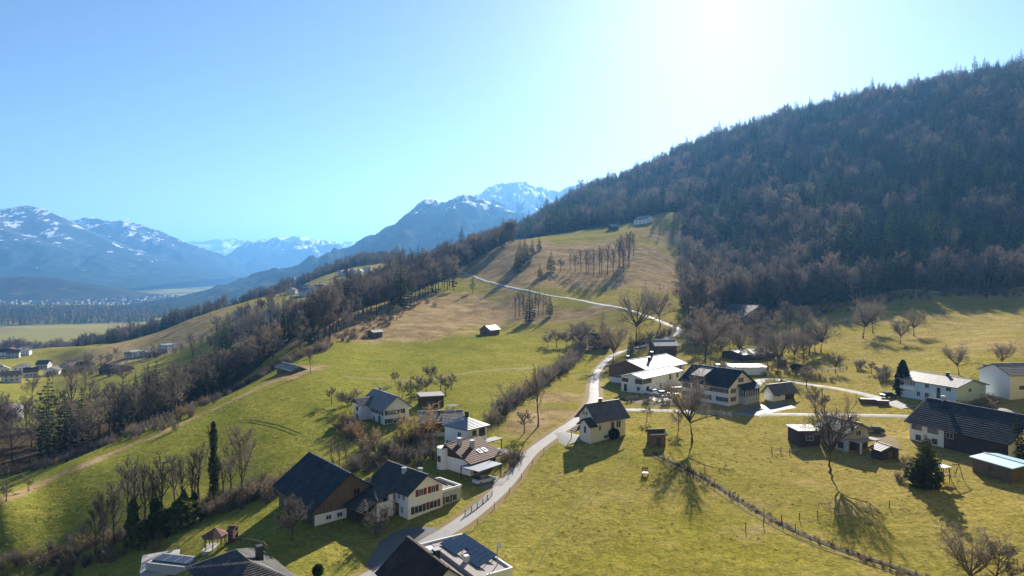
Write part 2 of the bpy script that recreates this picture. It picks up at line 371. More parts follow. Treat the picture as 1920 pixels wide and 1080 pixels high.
mountain('mountain', [(490, 535), (520, 518), (560, 506), (600, 493), (640, 478), (670, 466), (688, 456), (705, 446), (725, 437), (745, 421), (762, 408), (778, 393), (792, 379), (803, 374), (815, 377), (832, 383), (848, 377), (862, 370), (876, 367), (890, 372), (905, 376), (925, 386), (960, 400), (1000, 408), (1050, 425), (1120, 450), (1200, 470)],
         4900, 2200, 22.3, 190, 300, mountain_material('mountain_wooded', 330, 620, 0.06, 0.02), 'dark blue wooded mountain with snow dusted summit cliffs', jag=0.12)
mountain('hill', [(-350, 528), (-100, 522), (0, 520), (50, 518), (100, 521), (140, 528), (180, 535), (215, 543), (240, 549), (270, 556), (300, 562)],
         4100, 520, 3.3, 40, 260, mountain_material('hill_wooded', 4000, 5000, 0.0, 0.02, forest=(0.05, 0.045, 0.028)), 'low brown wooded hill rising from the valley floor', n=140, nb=50)
mountain('hill', [(520, 560), (560, 545), (600, 520), (640, 500), (668, 484), (690, 474), (708, 471), (730, 474), (760, 480), (800, 485), (850, 490), (900, 495)],
         1750, 420, 6.3, 22, 160, mountain_material('hill_forest', 4000, 5000, 0.0, 0.03, forest=(0.028, 0.03, 0.02)), 'small round wooded hill in front of the blue mountains', n=140, nb=50)

# ------------------------------------------------------------------ haze
def haze():
    x0, x1, y0, y1, z0, z1 = -42000, 42000, -150, 30000, -181, 1000
    V = [(x, y, z) for x in (x0, x1) for y in (y0, y1) for z in (z0, z1)]
    Fc = [(0, 1, 3, 2), (4, 6, 7, 5), (0, 4, 5, 1), (2, 3, 7, 6), (0, 2, 6, 4), (1, 5, 7, 3)]
    me = mesh_np('haze', V, Fc)
    m = bpy.data.materials.new('haze'); m.use_nodes = True; t = m.node_tree; t.nodes.remove(t.nodes['Principled BSDF'])
    v = t.nodes.new('ShaderNodeVolumePrincipled'); v.inputs['Color'].default_value = (0.17, 0.46, 0.94, 1)
    v.inputs['Density'].default_value = HAZE; v.inputs['Anisotropy'].default_value = 0.36
    t.links.new(v.outputs[0], t.nodes['Material Output'].inputs['Volume'])
    me.materials.append(m); o = link('haze', me); tag(o, 'thin blue winter haze filling the whole valley', 'haze', kind='stuff')
haze()

# ------------------------------------------------------------------ tree builders
def through(m, col, k):
    """light that filters through thin sprays of twigs and needles"""
    t = m.n('ShaderNodeBsdfTranslucent'); m.l(col, t.inputs[0]); x = m.n('ShaderNodeMixShader'); x.inputs[0].default_value = k
    m.l(m.b.outputs[0], x.inputs[1]); m.l(t.outputs[0], x.inputs[2]); m.l(x.outputs[0], m.t.nodes['Material Output'].inputs[0]); return m.m
def bark_mat(name, a, b):
    m = NT(name); co = m.coord('Object'); oi = m.n('ShaderNodeObjectInfo')
    n = m.noise(m.vmul(co, (1, 1, 0.3)), 3.0, 3)
    c = m.ramp(n, [(0.3, a), (0.7, b)])
    v = m.ramp(oi.outputs['Random'], [(0.0, (0.55, 0.56, 0.6)), (0.5, (1, 1, 1)), (1.0, (1.5, 1.40, 1.24))])
    cc = m.mix(1.0, c, v, 'MULTIPLY'); m.set(cc, 1.0, 0.0); return through(m, cc, 0.30) if 'twig' in name else m.m
def leaf_mat(name, dark, light, rnd=((0.55, 0.6, 0.6), (1.6, 1.5, 1.2))):
    m = NT(name); co = m.coord('Object'); oi = m.n('ShaderNodeObjectInfo')
    n = m.noise(co, 0.9, 3, 0.65)
    c = m.ramp(n, [(0.32, dark), (0.68, light)])
    v = m.ramp(oi.outputs['Random'], [(0.0, rnd[0]), (1.0, rnd[1])])
    cc = m.mix(1.0, c, v, 'MULTIPLY'); m.set(cc, 1.0, 0.0); return through(m, cc, 0.38)
BARK = bark_mat('bark', (0.055, 0.043, 0.034), (0.13, 0.105, 0.082))
TWIG = bark_mat('twigs', (0.125, 0.104, 0.088), (0.22, 0.186, 0.154))
TWIG_RED = bark_mat('twigs_reddish', (0.135, 0.112, 0.096), (0.245, 0.205, 0.170))
TWIG_TAN = bark_mat('twigs_tan', (0.20, 0.14, 0.075), (0.32, 0.23, 0.12))
NEEDLE = leaf_mat('needles', (0.026, 0.044, 0.020), (0.085, 0.115, 0.048))
PINE = leaf_mat('pine_needles', (0.038, 0.052, 0.018), (0.11, 0.118, 0.04))
IVY = leaf_mat('ivy_leaves', (0.035, 0.05, 0.018), (0.105, 0.118, 0.042))
EVERG = leaf_mat('clipped_evergreen', (0.012, 0.022, 0.010), (0.035, 0.055, 0.022))

class TB:
    def __init__(s): s.v = []; s.f = []; s.m = []
    def tube(s, path, rad, sides, mi=0, tip=True):
        base = len(s.v); n = len(path)
        for i, p in enumerate(path):
            d = (path[min(i + 1, n - 1)] - path[max(i - 1, 0)]).normalized()
            a = d.orthogonal().normalized() if abs(d.z) < 0.999 else Vector((1, 0, 0)); b = d.cross(a)
            for k in range(sides):
                th = 2 * math.pi * k / sides; s.v.append(p + (a * math.cos(th) + b * math.sin(th)) * rad[i])
        for i in range(n - 1):
            for k in range(sides):
                k2 = (k + 1) % sides
                s.f.append((base + i * sides + k, base + i * sides + k2, base + (i + 1) * sides + k2, base + (i + 1) * sides + k)); s.m.append(mi)
    def strip(s, p, d, L, w, mi=1, bend=None):
        side = d.cross(Vector((random.uniform(-1, 1), random.uniform(-1, 1), random.uniform(-1, 1))))
        if side.length < 1e-4: side = d.orthogonal()
        side.normalize(); b = len(s.v); q = p + d * L + (bend or Vector((0, 0, 0)))
        s.v += [p - side * w * .5, p + side * w * .5, q]; s.f.append((b, b + 1, b + 2)); s.m.append(mi)
    def strip2(s, p, mid, q, w, mi=1):
        d = q - p; side = d.cross(Vector((random.uniform(-1, 1), random.uniform(-1, 1), random.uniform(-1, 1))))
        side.normalize(); b = len(s.v)
        s.v += [p - side * w * .5, p + side * w * .5, mid + side * w * .35, mid - side * w * .35, q]
        s.f += [(b, b + 1, b + 2, b + 3), (b + 3, b + 2, b + 4)]; s.m += [mi, mi]
    def tri(s, a, b, c, mi=1):
        k = len(s.v); s.v += [a, b, c]; s.f.append((k, k + 1, k + 2)); s.m.append(mi)
    def mesh(s, name, mats): return mesh_np(name, s.v, s.f, mats, s.m, smooth=False)

def rv(a=1.0): return Vector((random.gauss(0, a), random.gauss(0, a), random.gauss(0, a)))

def bare_tree(seed, H=12.0, fork=0.3, spread=0.42, limbs=9, up=0.35, leader=True, dens=1.0, tw=0.036, trunk_r=None, droop=0.0):
    """returns trunk-and-limb builder and twig-crown builder of a leafless tree"""
    random.seed(seed); T = TB(); C = TB()
    r0 = trunk_r or H * 0.018; top = H * (0.93 if leader else fork + 0.12)
    n = 7; lean = Vector((random.uniform(-.06, .06), random.uniform(-.06, .06), 0)) * H
    path = [Vector((0, 0, -0.4))]
    for i in range(1, n + 1):
        t = i / n; path.append(Vector((lean.x * t * t + random.gauss(0, .008) * H, lean.y * t * t + random.gauss(0, .008) * H, top * t)))
    rad = [r0 * (1.25 if i == 0 else (1 - 0.85 * (i / n) ** 0.8)) for i in range(n + 1)]
    T.tube(path, rad, 7)
    def along(t):
        f = t * n; i = min(int(f), n - 1); return path[i].lerp(path[i + 1], f - i)
    for k in range(limbs):
        t = (fork + (0.92 - fork) * (k + random.random() * .7) / limbs) if leader else random.uniform(0.78, 1.0)
        tz = t * top / H if leader else t * top / H
        p = along(t); az = k * 2.399 + random.uniform(-.5, .5)
        ln = H * spread * (1.05 - 0.62 * max(0, (t - fork) / (1 - fork)) if leader else random.uniform(.95, 1.35))
        el = random.uniform(0.25, 0.7) + up * (1.0 if leader else 0.9)
        d = Vector((math.cos(az) * math.cos(el), math.sin(az) * math.cos(el), math.sin(el)))
        lp = [p]; m = 4; dd = d.copy()
        for i in range(m):
            dd = (dd + rv(.13) + Vector((0, 0, up * 0.22 - droop * .25 * i))).normalized(); lp.append(lp[-1] + dd * ln / m)
        lr = r0 * (0.52 if leader else 0.62) * (1 - 0.5 * t if leader else .8)
        T.tube(lp, [lr * (1 - .8 * i / m) + 0.012 for i in range(m + 1)], 5)
        nb = max(3, int(6 * dens))
        for j in range(nb):
            tt = 0.25 + 0.75 * (j + random.random()) / nb; f = tt * m; i = min(int(f), m - 1); q = lp[i].lerp(lp[i + 1], min(f - i, 1))
            ld = (lp[i + 1] - lp[i]).normalized()
            bd = (ld * .75 + rv(.55) + Vector((0, 0, .12 + up * .4 - droop))).normalized(); bl = ln * random.uniform(.38, .62) * (1.1 - .5 * tt)
            e1 = q + bd * bl * .5 + rv(.03) * bl; e2 = q + bd * bl + Vector((0, 0, up * .12 - droop * .3)) * bl + rv(.06) * bl
            C.tube([q, e1, e2], [max(lr * .36, .04), max(lr * .24, .028), .012], 3, 0)
            ns = max(3, int(5 * dens))
            for u in range(ns):
                a = .2 + .8 * (u + random.random()) / ns; sp = q.lerp(e1, a * 2) if a < .5 else e1.lerp(e2, a * 2 - 1)
                sd = (bd * .7 + rv(.55) + Vector((0, 0, .10 + up * .3 - droop))).normalized(); sl = bl * random.uniform(.35, .6)
                se = sp + sd * sl; C.strip2(sp, sp + sd * sl * .5 + rv(.05) * sl, se, tw * 1.3, 0)
                for w in range(max(3, int(6 * dens))):
                    a2 = random.uniform(.15, 1); wp = sp.lerp(se, a2)
                    wd = (sd * .6 + rv(.6) + Vector((0, 0, .12 + up * .25 - droop * 1.2))).normalized()
                    C.strip(wp, wd, sl * random.uniform(.4, .85), tw, 0)
    return T, C

def shrub(seed, H=3.0, stems=16, spread=0.55, tw=0.055, n2=8, n3=5):
    random.seed(seed); C = TB()
    for k in range(stems):
        az = random.uniform(0, 6.283); out = random.uniform(.1, 1) * spread; L = H * random.uniform(.6, 1.05)
        d = Vector((math.cos(az) * out, math.sin(az) * out, 1)).normalized(); p = Vector((math.cos(az), math.sin(az), 0)) * random.uniform(0, .22) * H * spread * 1.6 + Vector((0, 0, -.15))
        m1 = p + d * L * .5 + rv(.05) * L; q = p + d * L + rv(.07) * L
        C.tube([p, m1, q], [.05, .04, .012], 3, 0)
        for j in range(n2):
            a = random.uniform(.2, 1); s = p.lerp(m1, a * 2) if a < .5 else m1.lerp(q, a * 2 - 1)
            sd = (d * .8 + rv(.5)).normalized(); sl = L * random.uniform(.18, .36); e = s + sd * sl; C.strip2(s, s + sd * sl * .5 + rv(.05) * sl, e, tw * 1.2, 0)
            for w in range(n3):
                C.strip(s.lerp(e, random.uniform(.1, 1)), (sd * .6 + rv(.6)).normalized(), sl * random.uniform(.4, .8), tw, 0)
    return C

def spruce(seed, H=22.0, Rm=3.6, base=0.08, whorls=22, per=9, ragged=0.2, droop=0.35, wspray=0.42):
    random.seed(seed); T = TB(); C = TB()
    T.tube([Vector((0, 0, -.5)), Vector((0, 0, H * .5)), Vector((0, 0, H * .98))], [H * .014, H * .009, .02], 6)
    for w in range(whorls):
        t = w / (whorls - 1); z = H * (base + (0.985 - base) * t ** 0.92); L0 = Rm * (1 - t) ** 0.82 + 0.12
        if t < .12: L0 *= .75 + 2 * t
        np_ = max(4, int(per * (1 - .45 * t)))
        for k in range(np_):
            if random.random() < ragged * .5: continue
            az = k * 6.283 / np_ + w * 1.3 + random.uniform(-.25, .25); L = L0 * random.uniform(1 - ragged * 1.6, 1.12)
            o = Vector((math.cos(az), math.sin(az), 0)); side = Vector((-o.y, o.x, 0)); p0 = Vector((0, 0, z + random.uniform(-.2, .2)))
            dr = droop * (1 - .8 * t); pts = [p0 + o * L * a + Vector((0, 0, -dr * L * a + .16 * L * a * a + (.25 * L * a if t > .8 else 0))) for a in (0.05, .4, .75, 1.0)]
            for i in range(3):
                wd = wspray * L * (0.55, .8, .5)[i] * random.uniform(.7, 1.15) ; a, b = pts[i], pts[i + 1]
                dz = Vector((0, 0, -.10 * L - .12))
                C.tri(a, b, a.lerp(b, .75) + side * wd + dz); C.tri(a, b, a.lerp(b, .75) - side * wd + dz)
            C.tri(pts[2] - side * .12 * L, pts[2] + side * .12 * L, pts[3] + o * .12 * L)
            C.tri(pts[1], pts[3], pts[2] + Vector((0, 0, -.22 * L - .2)))
    return T, C

def leafy_column(seed, H, prof, n, size, gap=0.0):
    """evergreen made of leaf clumps round an axis; prof(t) -> radius"""
    random.seed(seed); C = TB()
    for i in range(n):
        t = random.random(); r = prof(t) * (random.random() ** .35) * random.uniform(.8, 1.15); az = random.uniform(0, 6.283)
        c = Vector((math.cos(az) * r, math.sin(az) * r, t * H)); s = size * random.uniform(.6, 1.4)
        u = rv(1).normalized(); v = u.orthogonal().normalized()
        C.tri(c + u * s, c - u * s * .6 + v * s * .7, c - u * s * .6 - v * s * .7, 0)
    return C

PROTO = {}
def add_proto(kind, T, C, tmat, cmat, h):
    PROTO.setdefault(kind, []).append((T.mesh(kind + '_trunk', [tmat, cmat]) if T else None, C.mesh(kind + '_crown', [cmat, cmat]), h))
for i in range(5): add_proto('broad', *bare_tree(100 + i, 13, .24, .44, 11, .33, True, 1.25, .062), BARK, TWIG, 13)          # round-crowned bare tree
for i in range(3): add_proto('round', *bare_tree(150 + i, 12, .27, .52, 14, .34, False, 1.25, .046, .26), BARK, TWIG, 12)      # dome-crowned bare tree
for i in range(4): add_proto('tall', *bare_tree(200 + i, 18, .28, .30, 13, .55, True, .9, .06), BARK, TWIG, 18)             # slender upright bare tree
for i in range(5): add_proto('orchard', *bare_tree(300 + i, 7, .26, .52, 8, .22, i % 2 == 0, 1.35, .062, .2), BARK, TWIG, 7) # low spreading fruit tree
for i in range(3): add_proto('beech', *bare_tree(400 + i, 17, .26, .40, 13, .30, True, 1.0, .095), BARK, TWIG_RED, 18)         # reddish wood tree
for i in range(4): add_proto('spruce', *spruce(500 + i, 22, 4.0 + .5 * (i % 2), .05 + .05 * (i % 3), 22, 9, .22), BARK, NEEDLE, 22)
for i in range(2): add_proto('ragged', *spruce(560 + i, 20, 4.2, .22, 17, 8, .5, .15), BARK, NEEDLE, 20)
for i in range(2): add_proto('pine', *spruce(580 + i, 12, 4.0, .04, 22, 15, .3, .1, .62), BARK, PINE, 12)
for i in range(4): add_proto('shrub', None, shrub(600 + i, 3.2), None, TWIG, 3.2)
for i in range(2): add_proto('shrub_tan', None, shrub(640 + i, 3.6, 20, .75), None, TWIG_TAN, 3.6)
for i in range(2): add_proto('shrub_red', None, shrub(660 + i, 4.2, 22, .6), None, TWIG_RED, 4.2)
def ivy_tree(seed, H, fork, low):
    T, C = bare_tree(seed, H, fork, .2, 9, .7, True, .7, .045)
    I = leafy_column(seed, H * low, lambda t: .95 * (1 - t) ** .5 * (1 + .3 * math.sin(t * 17)) + .12, 1500, .30)
    return T, C, I
IVYT = [ivy_tree(700, 17, .3, .96), ivy_tree(701, 15, .35, .55), ivy_tree(702, 14, .35, .5)]
IVYM = [(a.mesh('ivy_tree_trunk', [BARK, TWIG]), b.mesh('ivy_tree_crown', [TWIG]), c.mesh('ivy_tree_ivy', [IVY]), h) for (a, b, c), h in zip(IVYT, (17, 15, 14))]
THUJA = leafy_column(720, 6.5, lambda t: 1.9 * min(1, (t + .12) * 3) * (1 - t) ** .6 + .1, 2600, .26).mesh('column_evergreen_crown', [EVERG])
BALL = leafy_column(721, 2.2, lambda t: 1.25 * math.sqrt(max(0.02, 1 - (2 * t - 1) ** 2)), 1500, .17).mesh('round_evergreen_crown', [EVERG])
THICK = leafy_column(722, 2.4, lambda t: 1.5 * (1 - t * .75) * (1 + .35 * math.sin(t * 23 + 1)), 900, .30).mesh('ivy_thicket', [IVY])
CORE = TB(); CORE.tube([Vector((0, 0, -.3)), Vector((0, 0, 2.0))], [.12, .06], 6); CORE = CORE.mesh('evergreen_stem', [BARK])

TREE_NAMES = {'broad': 'bare_tree', 'round': 'dome_crowned_tree', 'tall': 'slender_bare_tree', 'orchard': 'fruit_tree', 'beech': 'beech_tree', 'spruce': 'spruce_tree', 'ragged': 'old_spruce_tree', 'pine': 'pine_tree',
              'shrub': 'bare_shrub', 'shrub_tan': 'tan_shrub', 'shrub_red': 'reddish_shrub'}
TREE_COUNT = 0
def tree(kind, p, h, label, group=None, var=None, rz=None, wide=1.0):
    """one tree or shrub, an Empty at its foot with trunk and crown"""
    global TREE_COUNT; TREE_COUNT += 1
    P = PROTO[kind]; i = (TREE_COUNT * 7 + int(abs(p[0]) * 3)) % len(P) if var is None else var
    tm, cm, h0 = P[i]; nm = TREE_NAMES[kind]; cat = 'shrub' if 'shrub' in kind else 'tree'
    rz = (TREE_COUNT * 2.399) % 6.283 if rz is None else rz; k = h / h0
    if tm is None:
        o = link(nm, cm, None, p, (0, 0, rz)); o.scale = (k * wide, k * wide, k); return tag(o, label, cat, group)
    e = empty(nm, p, rz); e.scale = (k * wide, k * wide, k); tag(e, label, cat, group)
    link('trunk', tm, e); link('crown', cm, e); return e
def tpx(kind, px, py, top, label, group=None, **kw):
    """tree whose foot stands at a pixel and whose top reaches the row 'top'"""
    p = gp(px, py); h = (py - top) / F * p.y; return tree(kind, p, max(h, .6), label, group, **kw)

# ------------------------------------------------------------------ woods that read as one mass (instanced)
def wood_collection(name, kinds):
    c = bpy.data.collections.new(name); n = []
    for k in kinds:
        for (tm, cm, h) in PROTO[k]:
            bm = bmesh.new(); bm.from_mesh(cm)
            me = cm
            if tm:
                v = [Vector(q.co) for q in tm.vertices]; f = [tuple(p.vertices) for p in tm.polygons]; o = len(v)
                v += [Vector(q.co) for q in cm.vertices]; f += [tuple(x + o for x in p.vertices) for p in cm.polygons]
                me = mesh_np(k + '_whole', v, f, [tm.materials[0], cm.materials[0]], [0] * len(tm.polygons) + [1] * len(cm.polygons))
            bm.free()
            ob = bpy.data.objects.new('%03d_%s' % (len(n), k), me); c.objects.link(ob); n.append((k, h))
    return c, n
def scatter(name, coll, P, scale, rot, idx, label):
    me = bpy.data.meshes.new(name); n = len(P)
    me.vertices.add(n); me.vertices.foreach_set('co', np.asarray(P, np.float32).reshape(-1))
    fattr(me, 'tree_scale', scale); fattr(me, 'tree_turn', rot)
    a = me.attributes.new('tree_kind', 'INT', 'POINT'); a.data.foreach_set('value', np.asarray(idx, np.int32))
    me.update()
    o = link(name, me); tag(o, label, 'wood', kind='stuff')
    g = bpy.data.node_groups.new(name + '_scatter', 'GeometryNodeTree')
    g.interface.new_socket('Geometry', in_out='INPUT', socket_type='NodeSocketGeometry'); g.interface.new_socket('Geometry', in_out='OUTPUT', socket_type='NodeSocketGeometry')
    N = g.nodes; gi = N.new('NodeGroupInput'); go = N.new('NodeGroupOutput')
    ci = N.new('GeometryNodeCollectionInfo'); ci.inputs['Collection'].default_value = coll; ci.inputs['Separate Children'].default_value = True; ci.inputs['Reset Children'].default_value = True
    ip = N.new('GeometryNodeInstanceOnPoints'); ip.inputs['Pick Instance'].default_value = True
    def na(nm, t):
        q = N.new('GeometryNodeInputNamedAttribute'); q.data_type = t; q.inputs['Name'].default_value = nm; return q.outputs[0]
    cx = N.new('ShaderNodeCombineXYZ'); g.links.new(na('tree_turn', 'FLOAT'), cx.inputs[2])
    g.links.new(gi.outputs[0], ip.inputs['Points']); g.links.new(ci.outputs[0], ip.inputs['Instance']); g.links.new(na('tree_kind', 'INT'), ip.inputs['Instance Index'])
    g.links.new(cx.outputs[0], ip.inputs['Rotation']); g.links.new(na('tree_scale', 'FLOAT'), ip.inputs['Scale']); g.links.new(ip.outputs[0], go.inputs[0])
    md = o.modifiers.new('scatter', 'NODES'); md.node_group = g
    return o
WC, WCN = wood_collection('wood_kinds', ['spruce', 'ragged', 'beech', 'tall', 'broad'])
WK = {}
for i, (k, h) in enumerate(WCN): WK.setdefault(k, []).append((i, h))
def plant(poly, spacing, seed, mixf, hr, keep=None, jitter=.45):
    """jittered grid of plan points inside a plan polygon; mixf(x, y) -> share of conifers"""
    r = np.random.default_rng(seed); px = np.array([p[0] for p in poly]); Y = np.array([p[1] for p in poly])
    xs = (px - 960) / F * Y; gx, gy = np.meshgrid(np.arange(xs.min(), xs.max(), spacing), np.arange(Y.min(), Y.max(), spacing))
    x = gx.ravel() + r.uniform(-jitter, jitter, gx.size) * spacing; y = gy.ravel() + r.uniform(-jitter, jitter, gx.size) * spacing
    ok = inpoly(poly, 960 + F * CP_ * x / y, y)
    if keep is not None: ok &= keep(x, y)
    x, y = x[ok], y[ok]; z = hz(x, y) - .3
    con = r.random(len(x)) < mixf(x, y); big = fbm(x / 35 + seed, y / 35, 3)
    idx = np.empty(len(x), int); sc = np.empty(len(x))
    for j in range(len(x)):
        kk = ('spruce' if r.random() < .8 else 'ragged') if con[j] else ('beech' if r.random() < .72 else ('tall' if r.random() < .5 else 'broad'))
        i, h = WK[kk][r.integers(len(WK[kk]))]; idx[j] = i; sc[j] = r.uniform(*hr) * float(np.clip(1 + 0.55 * big[j], .6, 1.45)) * (1.35 if r.random() < .06 else 1) * (1.0 if con[j] else .85) / h
    return np.stack([x, y, z], 1), sc, r.uniform(0, 6.28, len(x)), idx
def cmix(a, b, L, sd):
    return lambda x, y: np.clip(a + b * fbm(x / L + sd, y / L, 3), 0.02, 0.98)
def clear(*spots):
    C_ = [(( p - 960) / F * Y, Y, r) for p, Y, r in spots]
    def k(x, y):
        ok = np.ones(len(x), bool)
        for cx, cy, r in C_: ok &= np.hypot(x - cx, (y - cy)) > r
        return ok
    return k
def wood(name, key, spacing, seed, mf, hr, label, keep=None):
    P, s, t, i = plant(WOODS[key], spacing, seed, mf, hr, keep); return scatter(name, WC, P, s, t, i, label)
wood('forest', 'mountain', 10.2, 1, cmix(.66, 2.4, 75, 3.3), (19, 30), 'dense mixed spruce and bare beech forest covering the steep mountainside', clear((1458, 735, 30), (1500, 765, 24), (1320, 785, 22), (1345, 770, 16), (1428, 358, 17)))
wood('forest', 'ridge', 6.6, 2, cmix(.16, .45, 60, 1.3), (15, 24), 'brown bare wood with some spruces running up the ridge above the brown meadow')
wood('forest', 'slope', 11.0, 3, cmix(.18, .6, 40, 7.3), (15, 22), 'bare brown wood on the steep slope below the meadow crest', clear((215, 300, 20), (60, 250, 10), (290, 262, 12), (180, 248, 9), (430, 385, 20), (350, 330, 16), (120, 285, 14), (480, 360, 14)))
wood('forest', 'hedge', 12.0, 4, cmix(.25, .5, 40, 4.3), (13, 22), 'clump of bare trees and spruces among the houses below the ridge')
wood('forest', 'valley_edge', 8.0, 5, cmix(.2, .6, 60, 9.3), (15, 24), 'belt of bare brown trees along the foot of the slope')
wood('forest', 'skyline', 8.0, 6, cmix(.2, .4, 50, 2.3), (14, 20), 'dark bare wood on the crest beyond the green pasture')
wood('forest', 'hill', 10.0, 7, cmix(.3, .5, 60, 5.3), (14, 22), 'mixed wood on the rise beyond the hillside hamlet')
VF = [(-300, 2150), (60, 2050), (260, 2150), (330, 2500), (330, 3000), (-300, 3150)]
P_, s_, t_, i_ = plant(VF, 17, 8, cmix(.55, .6, 200, 1.1), (16, 24)); scatter('forest', WC, P_, s_, t_, i_, 'flat dark forest covering the valley floor')

# ------------------------------------------------------------------ building materials
def plaster(name, c, dirt=0.25):
    m = NT(name); co = m.coord('Object'); n = m.noise(m.vmul(co, (1, 1, .4)), .9, 4, .6); n2 = m.noise(co, 9, 2)
    d = tuple(x * .62 for x in c); col = m.mix(m.ramp(n, [(.45, 0.0), (.8, dirt)]), c, d)
    m.set(col, .9, .15); m.bump(n2, .25, .02); return m.m
def boards(name, a, b, scale=2.6, axis=0):
    m = NT(name); co = m.coord('Object')
    w = m.n('ShaderNodeTexWave', wave_type='BANDS', bands_direction='DIAGONAL' if axis == 0 else 'Z'); w.inputs['Scale'].default_value = scale; w.inputs['Distortion'].default_value = .4
    m.l(m.vmul(co, (1, 1, .02) if axis == 0 else (1, 1, 1)), w.inputs['Vector'])
    n = m.noise(m.vmul(co, (2.2, 2.2, .25)), 1.6, 4, .65)
    col = m.mix(m.ramp(n, [(.3, 0.0), (.7, 1.0)]), a, b); col = m.mix(m.ramp(w.outputs[0], [(.0, .55), (.18, 0.0)]), col, tuple(x * .35 for x in a))
    m.set(col, .85, .2); m.bump(w.outputs[0], .5, .03); return m.m
def tiles(name, a, b, rough=.75, spec=.15):
    m = NT(name); co = m.coord('Object'); n = m.noise(co, .55, 4, .6); v = m.n('ShaderNodeTexVoronoi'); v.inputs['Scale'].default_value = 3.4; m.l(co, v.inputs['Vector'])
    col = m.mix(m.ramp(n, [(.3, 0.0), (.72, 1.0)]), a, b)
    col = m.mix(.45, col, m.ramp(v.outputs['Color'], [(.2, (.55, .55, .55)), (.8, (1.35, 1.3, 1.25))]), 'MULTIPLY')
    m.set(col, rough, spec); m.bump(v.outputs['Distance'], .35, .05); return m.m
def metal(name, c, rough=.4, spec=.5, mt=0.0):
    m = NT(name); co = m.coord('Object'); n = m.noise(co, .8, 3); m.set(m.mix(m.ramp(n, [(.35, 0.0), (.75, .35)]), c, tuple(x * .6 for x in c)), rough, spec, mt); return m.m
def plain(name, c, rough=.6, spec=.3, mt=0.0):
    m = NT(name); co = m.coord('Object'); n = m.noise(co, 4, 2); m.set(m.mix(.3, c, m.ramp(n, [(.3, tuple(x * .75 for x in c)), (.7, c)])), rough, spec, mt); return m.m
WHITE = plaster('white_plaster', (.74, .73, .70)); CREAM = plaster('cream_plaster', (.66, .62, .52)); GREYP = plaster('grey_plaster', (.42, .42, .42)); BLUEW = plaster('pale_blue_plaster', (.52, .65, .73))
WOOD = boards('weathered_boards', (.10, .068, .045), (.20, .145, .10)); WOODD = boards('dark_boards', (.040, .027, .020), (.085, .06, .045)); WOODB = boards('brown_boards', (.13, .07, .042), (.21, .125, .08))
T_DARK = tiles('dark_roof_tiles', (.05, .048, .048), (.095, .088, .084)); T_BROWN = tiles('brown_roof_tiles', (.095, .045, .032), (.15, .075, .052)); T_BLACKBR = tiles('brown_black_roof_tiles', (.035, .020, .016), (.075, .042, .032))
T_GREY = tiles('grey_roof_tiles', (.16, .15, .145), (.27, .255, .24), .6, .3); T_SLATE = tiles('blue_black_roof', (.020, .027, .036), (.046, .054, .064), .8, .12); T_GBROWN = tiles('grey_brown_tiles', (.10, .085, .085), (.16, .14, .135), .65, .25)
M_LIGHT = metal('pale_metal_roof', (.27, .255, .24), .65, .12); M_GREY = metal('grey_sheet_roof', (.24, .25, .27), .42, .5); M_BLUE = metal('pale_blue_sheet_roof', (.30, .50, .58), .4, .5); GRAVEL = plaster('roof_gravel', (.34, .30, .275), .5)
GLASS = plain('window_glass', (.025, .032, .040), .12, .6); FRAME = plain('window_frame', (.62, .60, .57)); FRAMEB = plain('brown_window_frame', (.10, .06, .04)); SHUT_R = plain('red_shutter', (.17, .025, .03)); SHUT_B = plain('brown_shutter', (.12, .065, .05)); SHUT_D = plain('dark_shutter', (.045, .04, .038)); STEEL = plain('galvanised_steel', (.35, .36, .37), .4, .5, .6)
CONC = plaster('concrete', (.36, .345, .325), .4); DKMET = plain('dark_metal', (.035, .04, .04), .5); GREENM = plain('green_painted_rail', (.03, .055, .045), .5); WHITEP = plain('white_paint', (.78, .78, .76), .35, .5); PANEL = plain('solar_glass', (.018, .028, .055), .22, .6); POST = plain('fence_post_wood', (.12, .085, .06), .9)
REDW = boards('red_brown_boards', (.13, .065, .05), (.19, .095, .07)); PLINTH = plaster('plinth', (.16, .10, .085), .3); WATER = plain('pool_water', (.03, .05, .085), .45, .2)

def box(b, x0, x1, y0, y1, z0, z1):
    k = len(b.v); b.v += [Vector((x, y, z)) for x in (x0, x1) for y in (y0, y1) for z in (z0, z1)]
    b.f += [tuple(k + i for i in q) for q in ((0, 1, 3, 2), (4, 6, 7, 5), (0, 4, 5, 1), (2, 3, 7, 6), (0, 2, 6, 4), (1, 5, 7, 3))]; b.m += [0] * 6
def part(name, b, mat, parent): return link(name, b.mesh(name, [mat]), parent)
def bpart(name, mat, parent, *boxes):
    b = TB()
    for q in boxes: box(b, *q)
    return part(name, b, mat, parent)

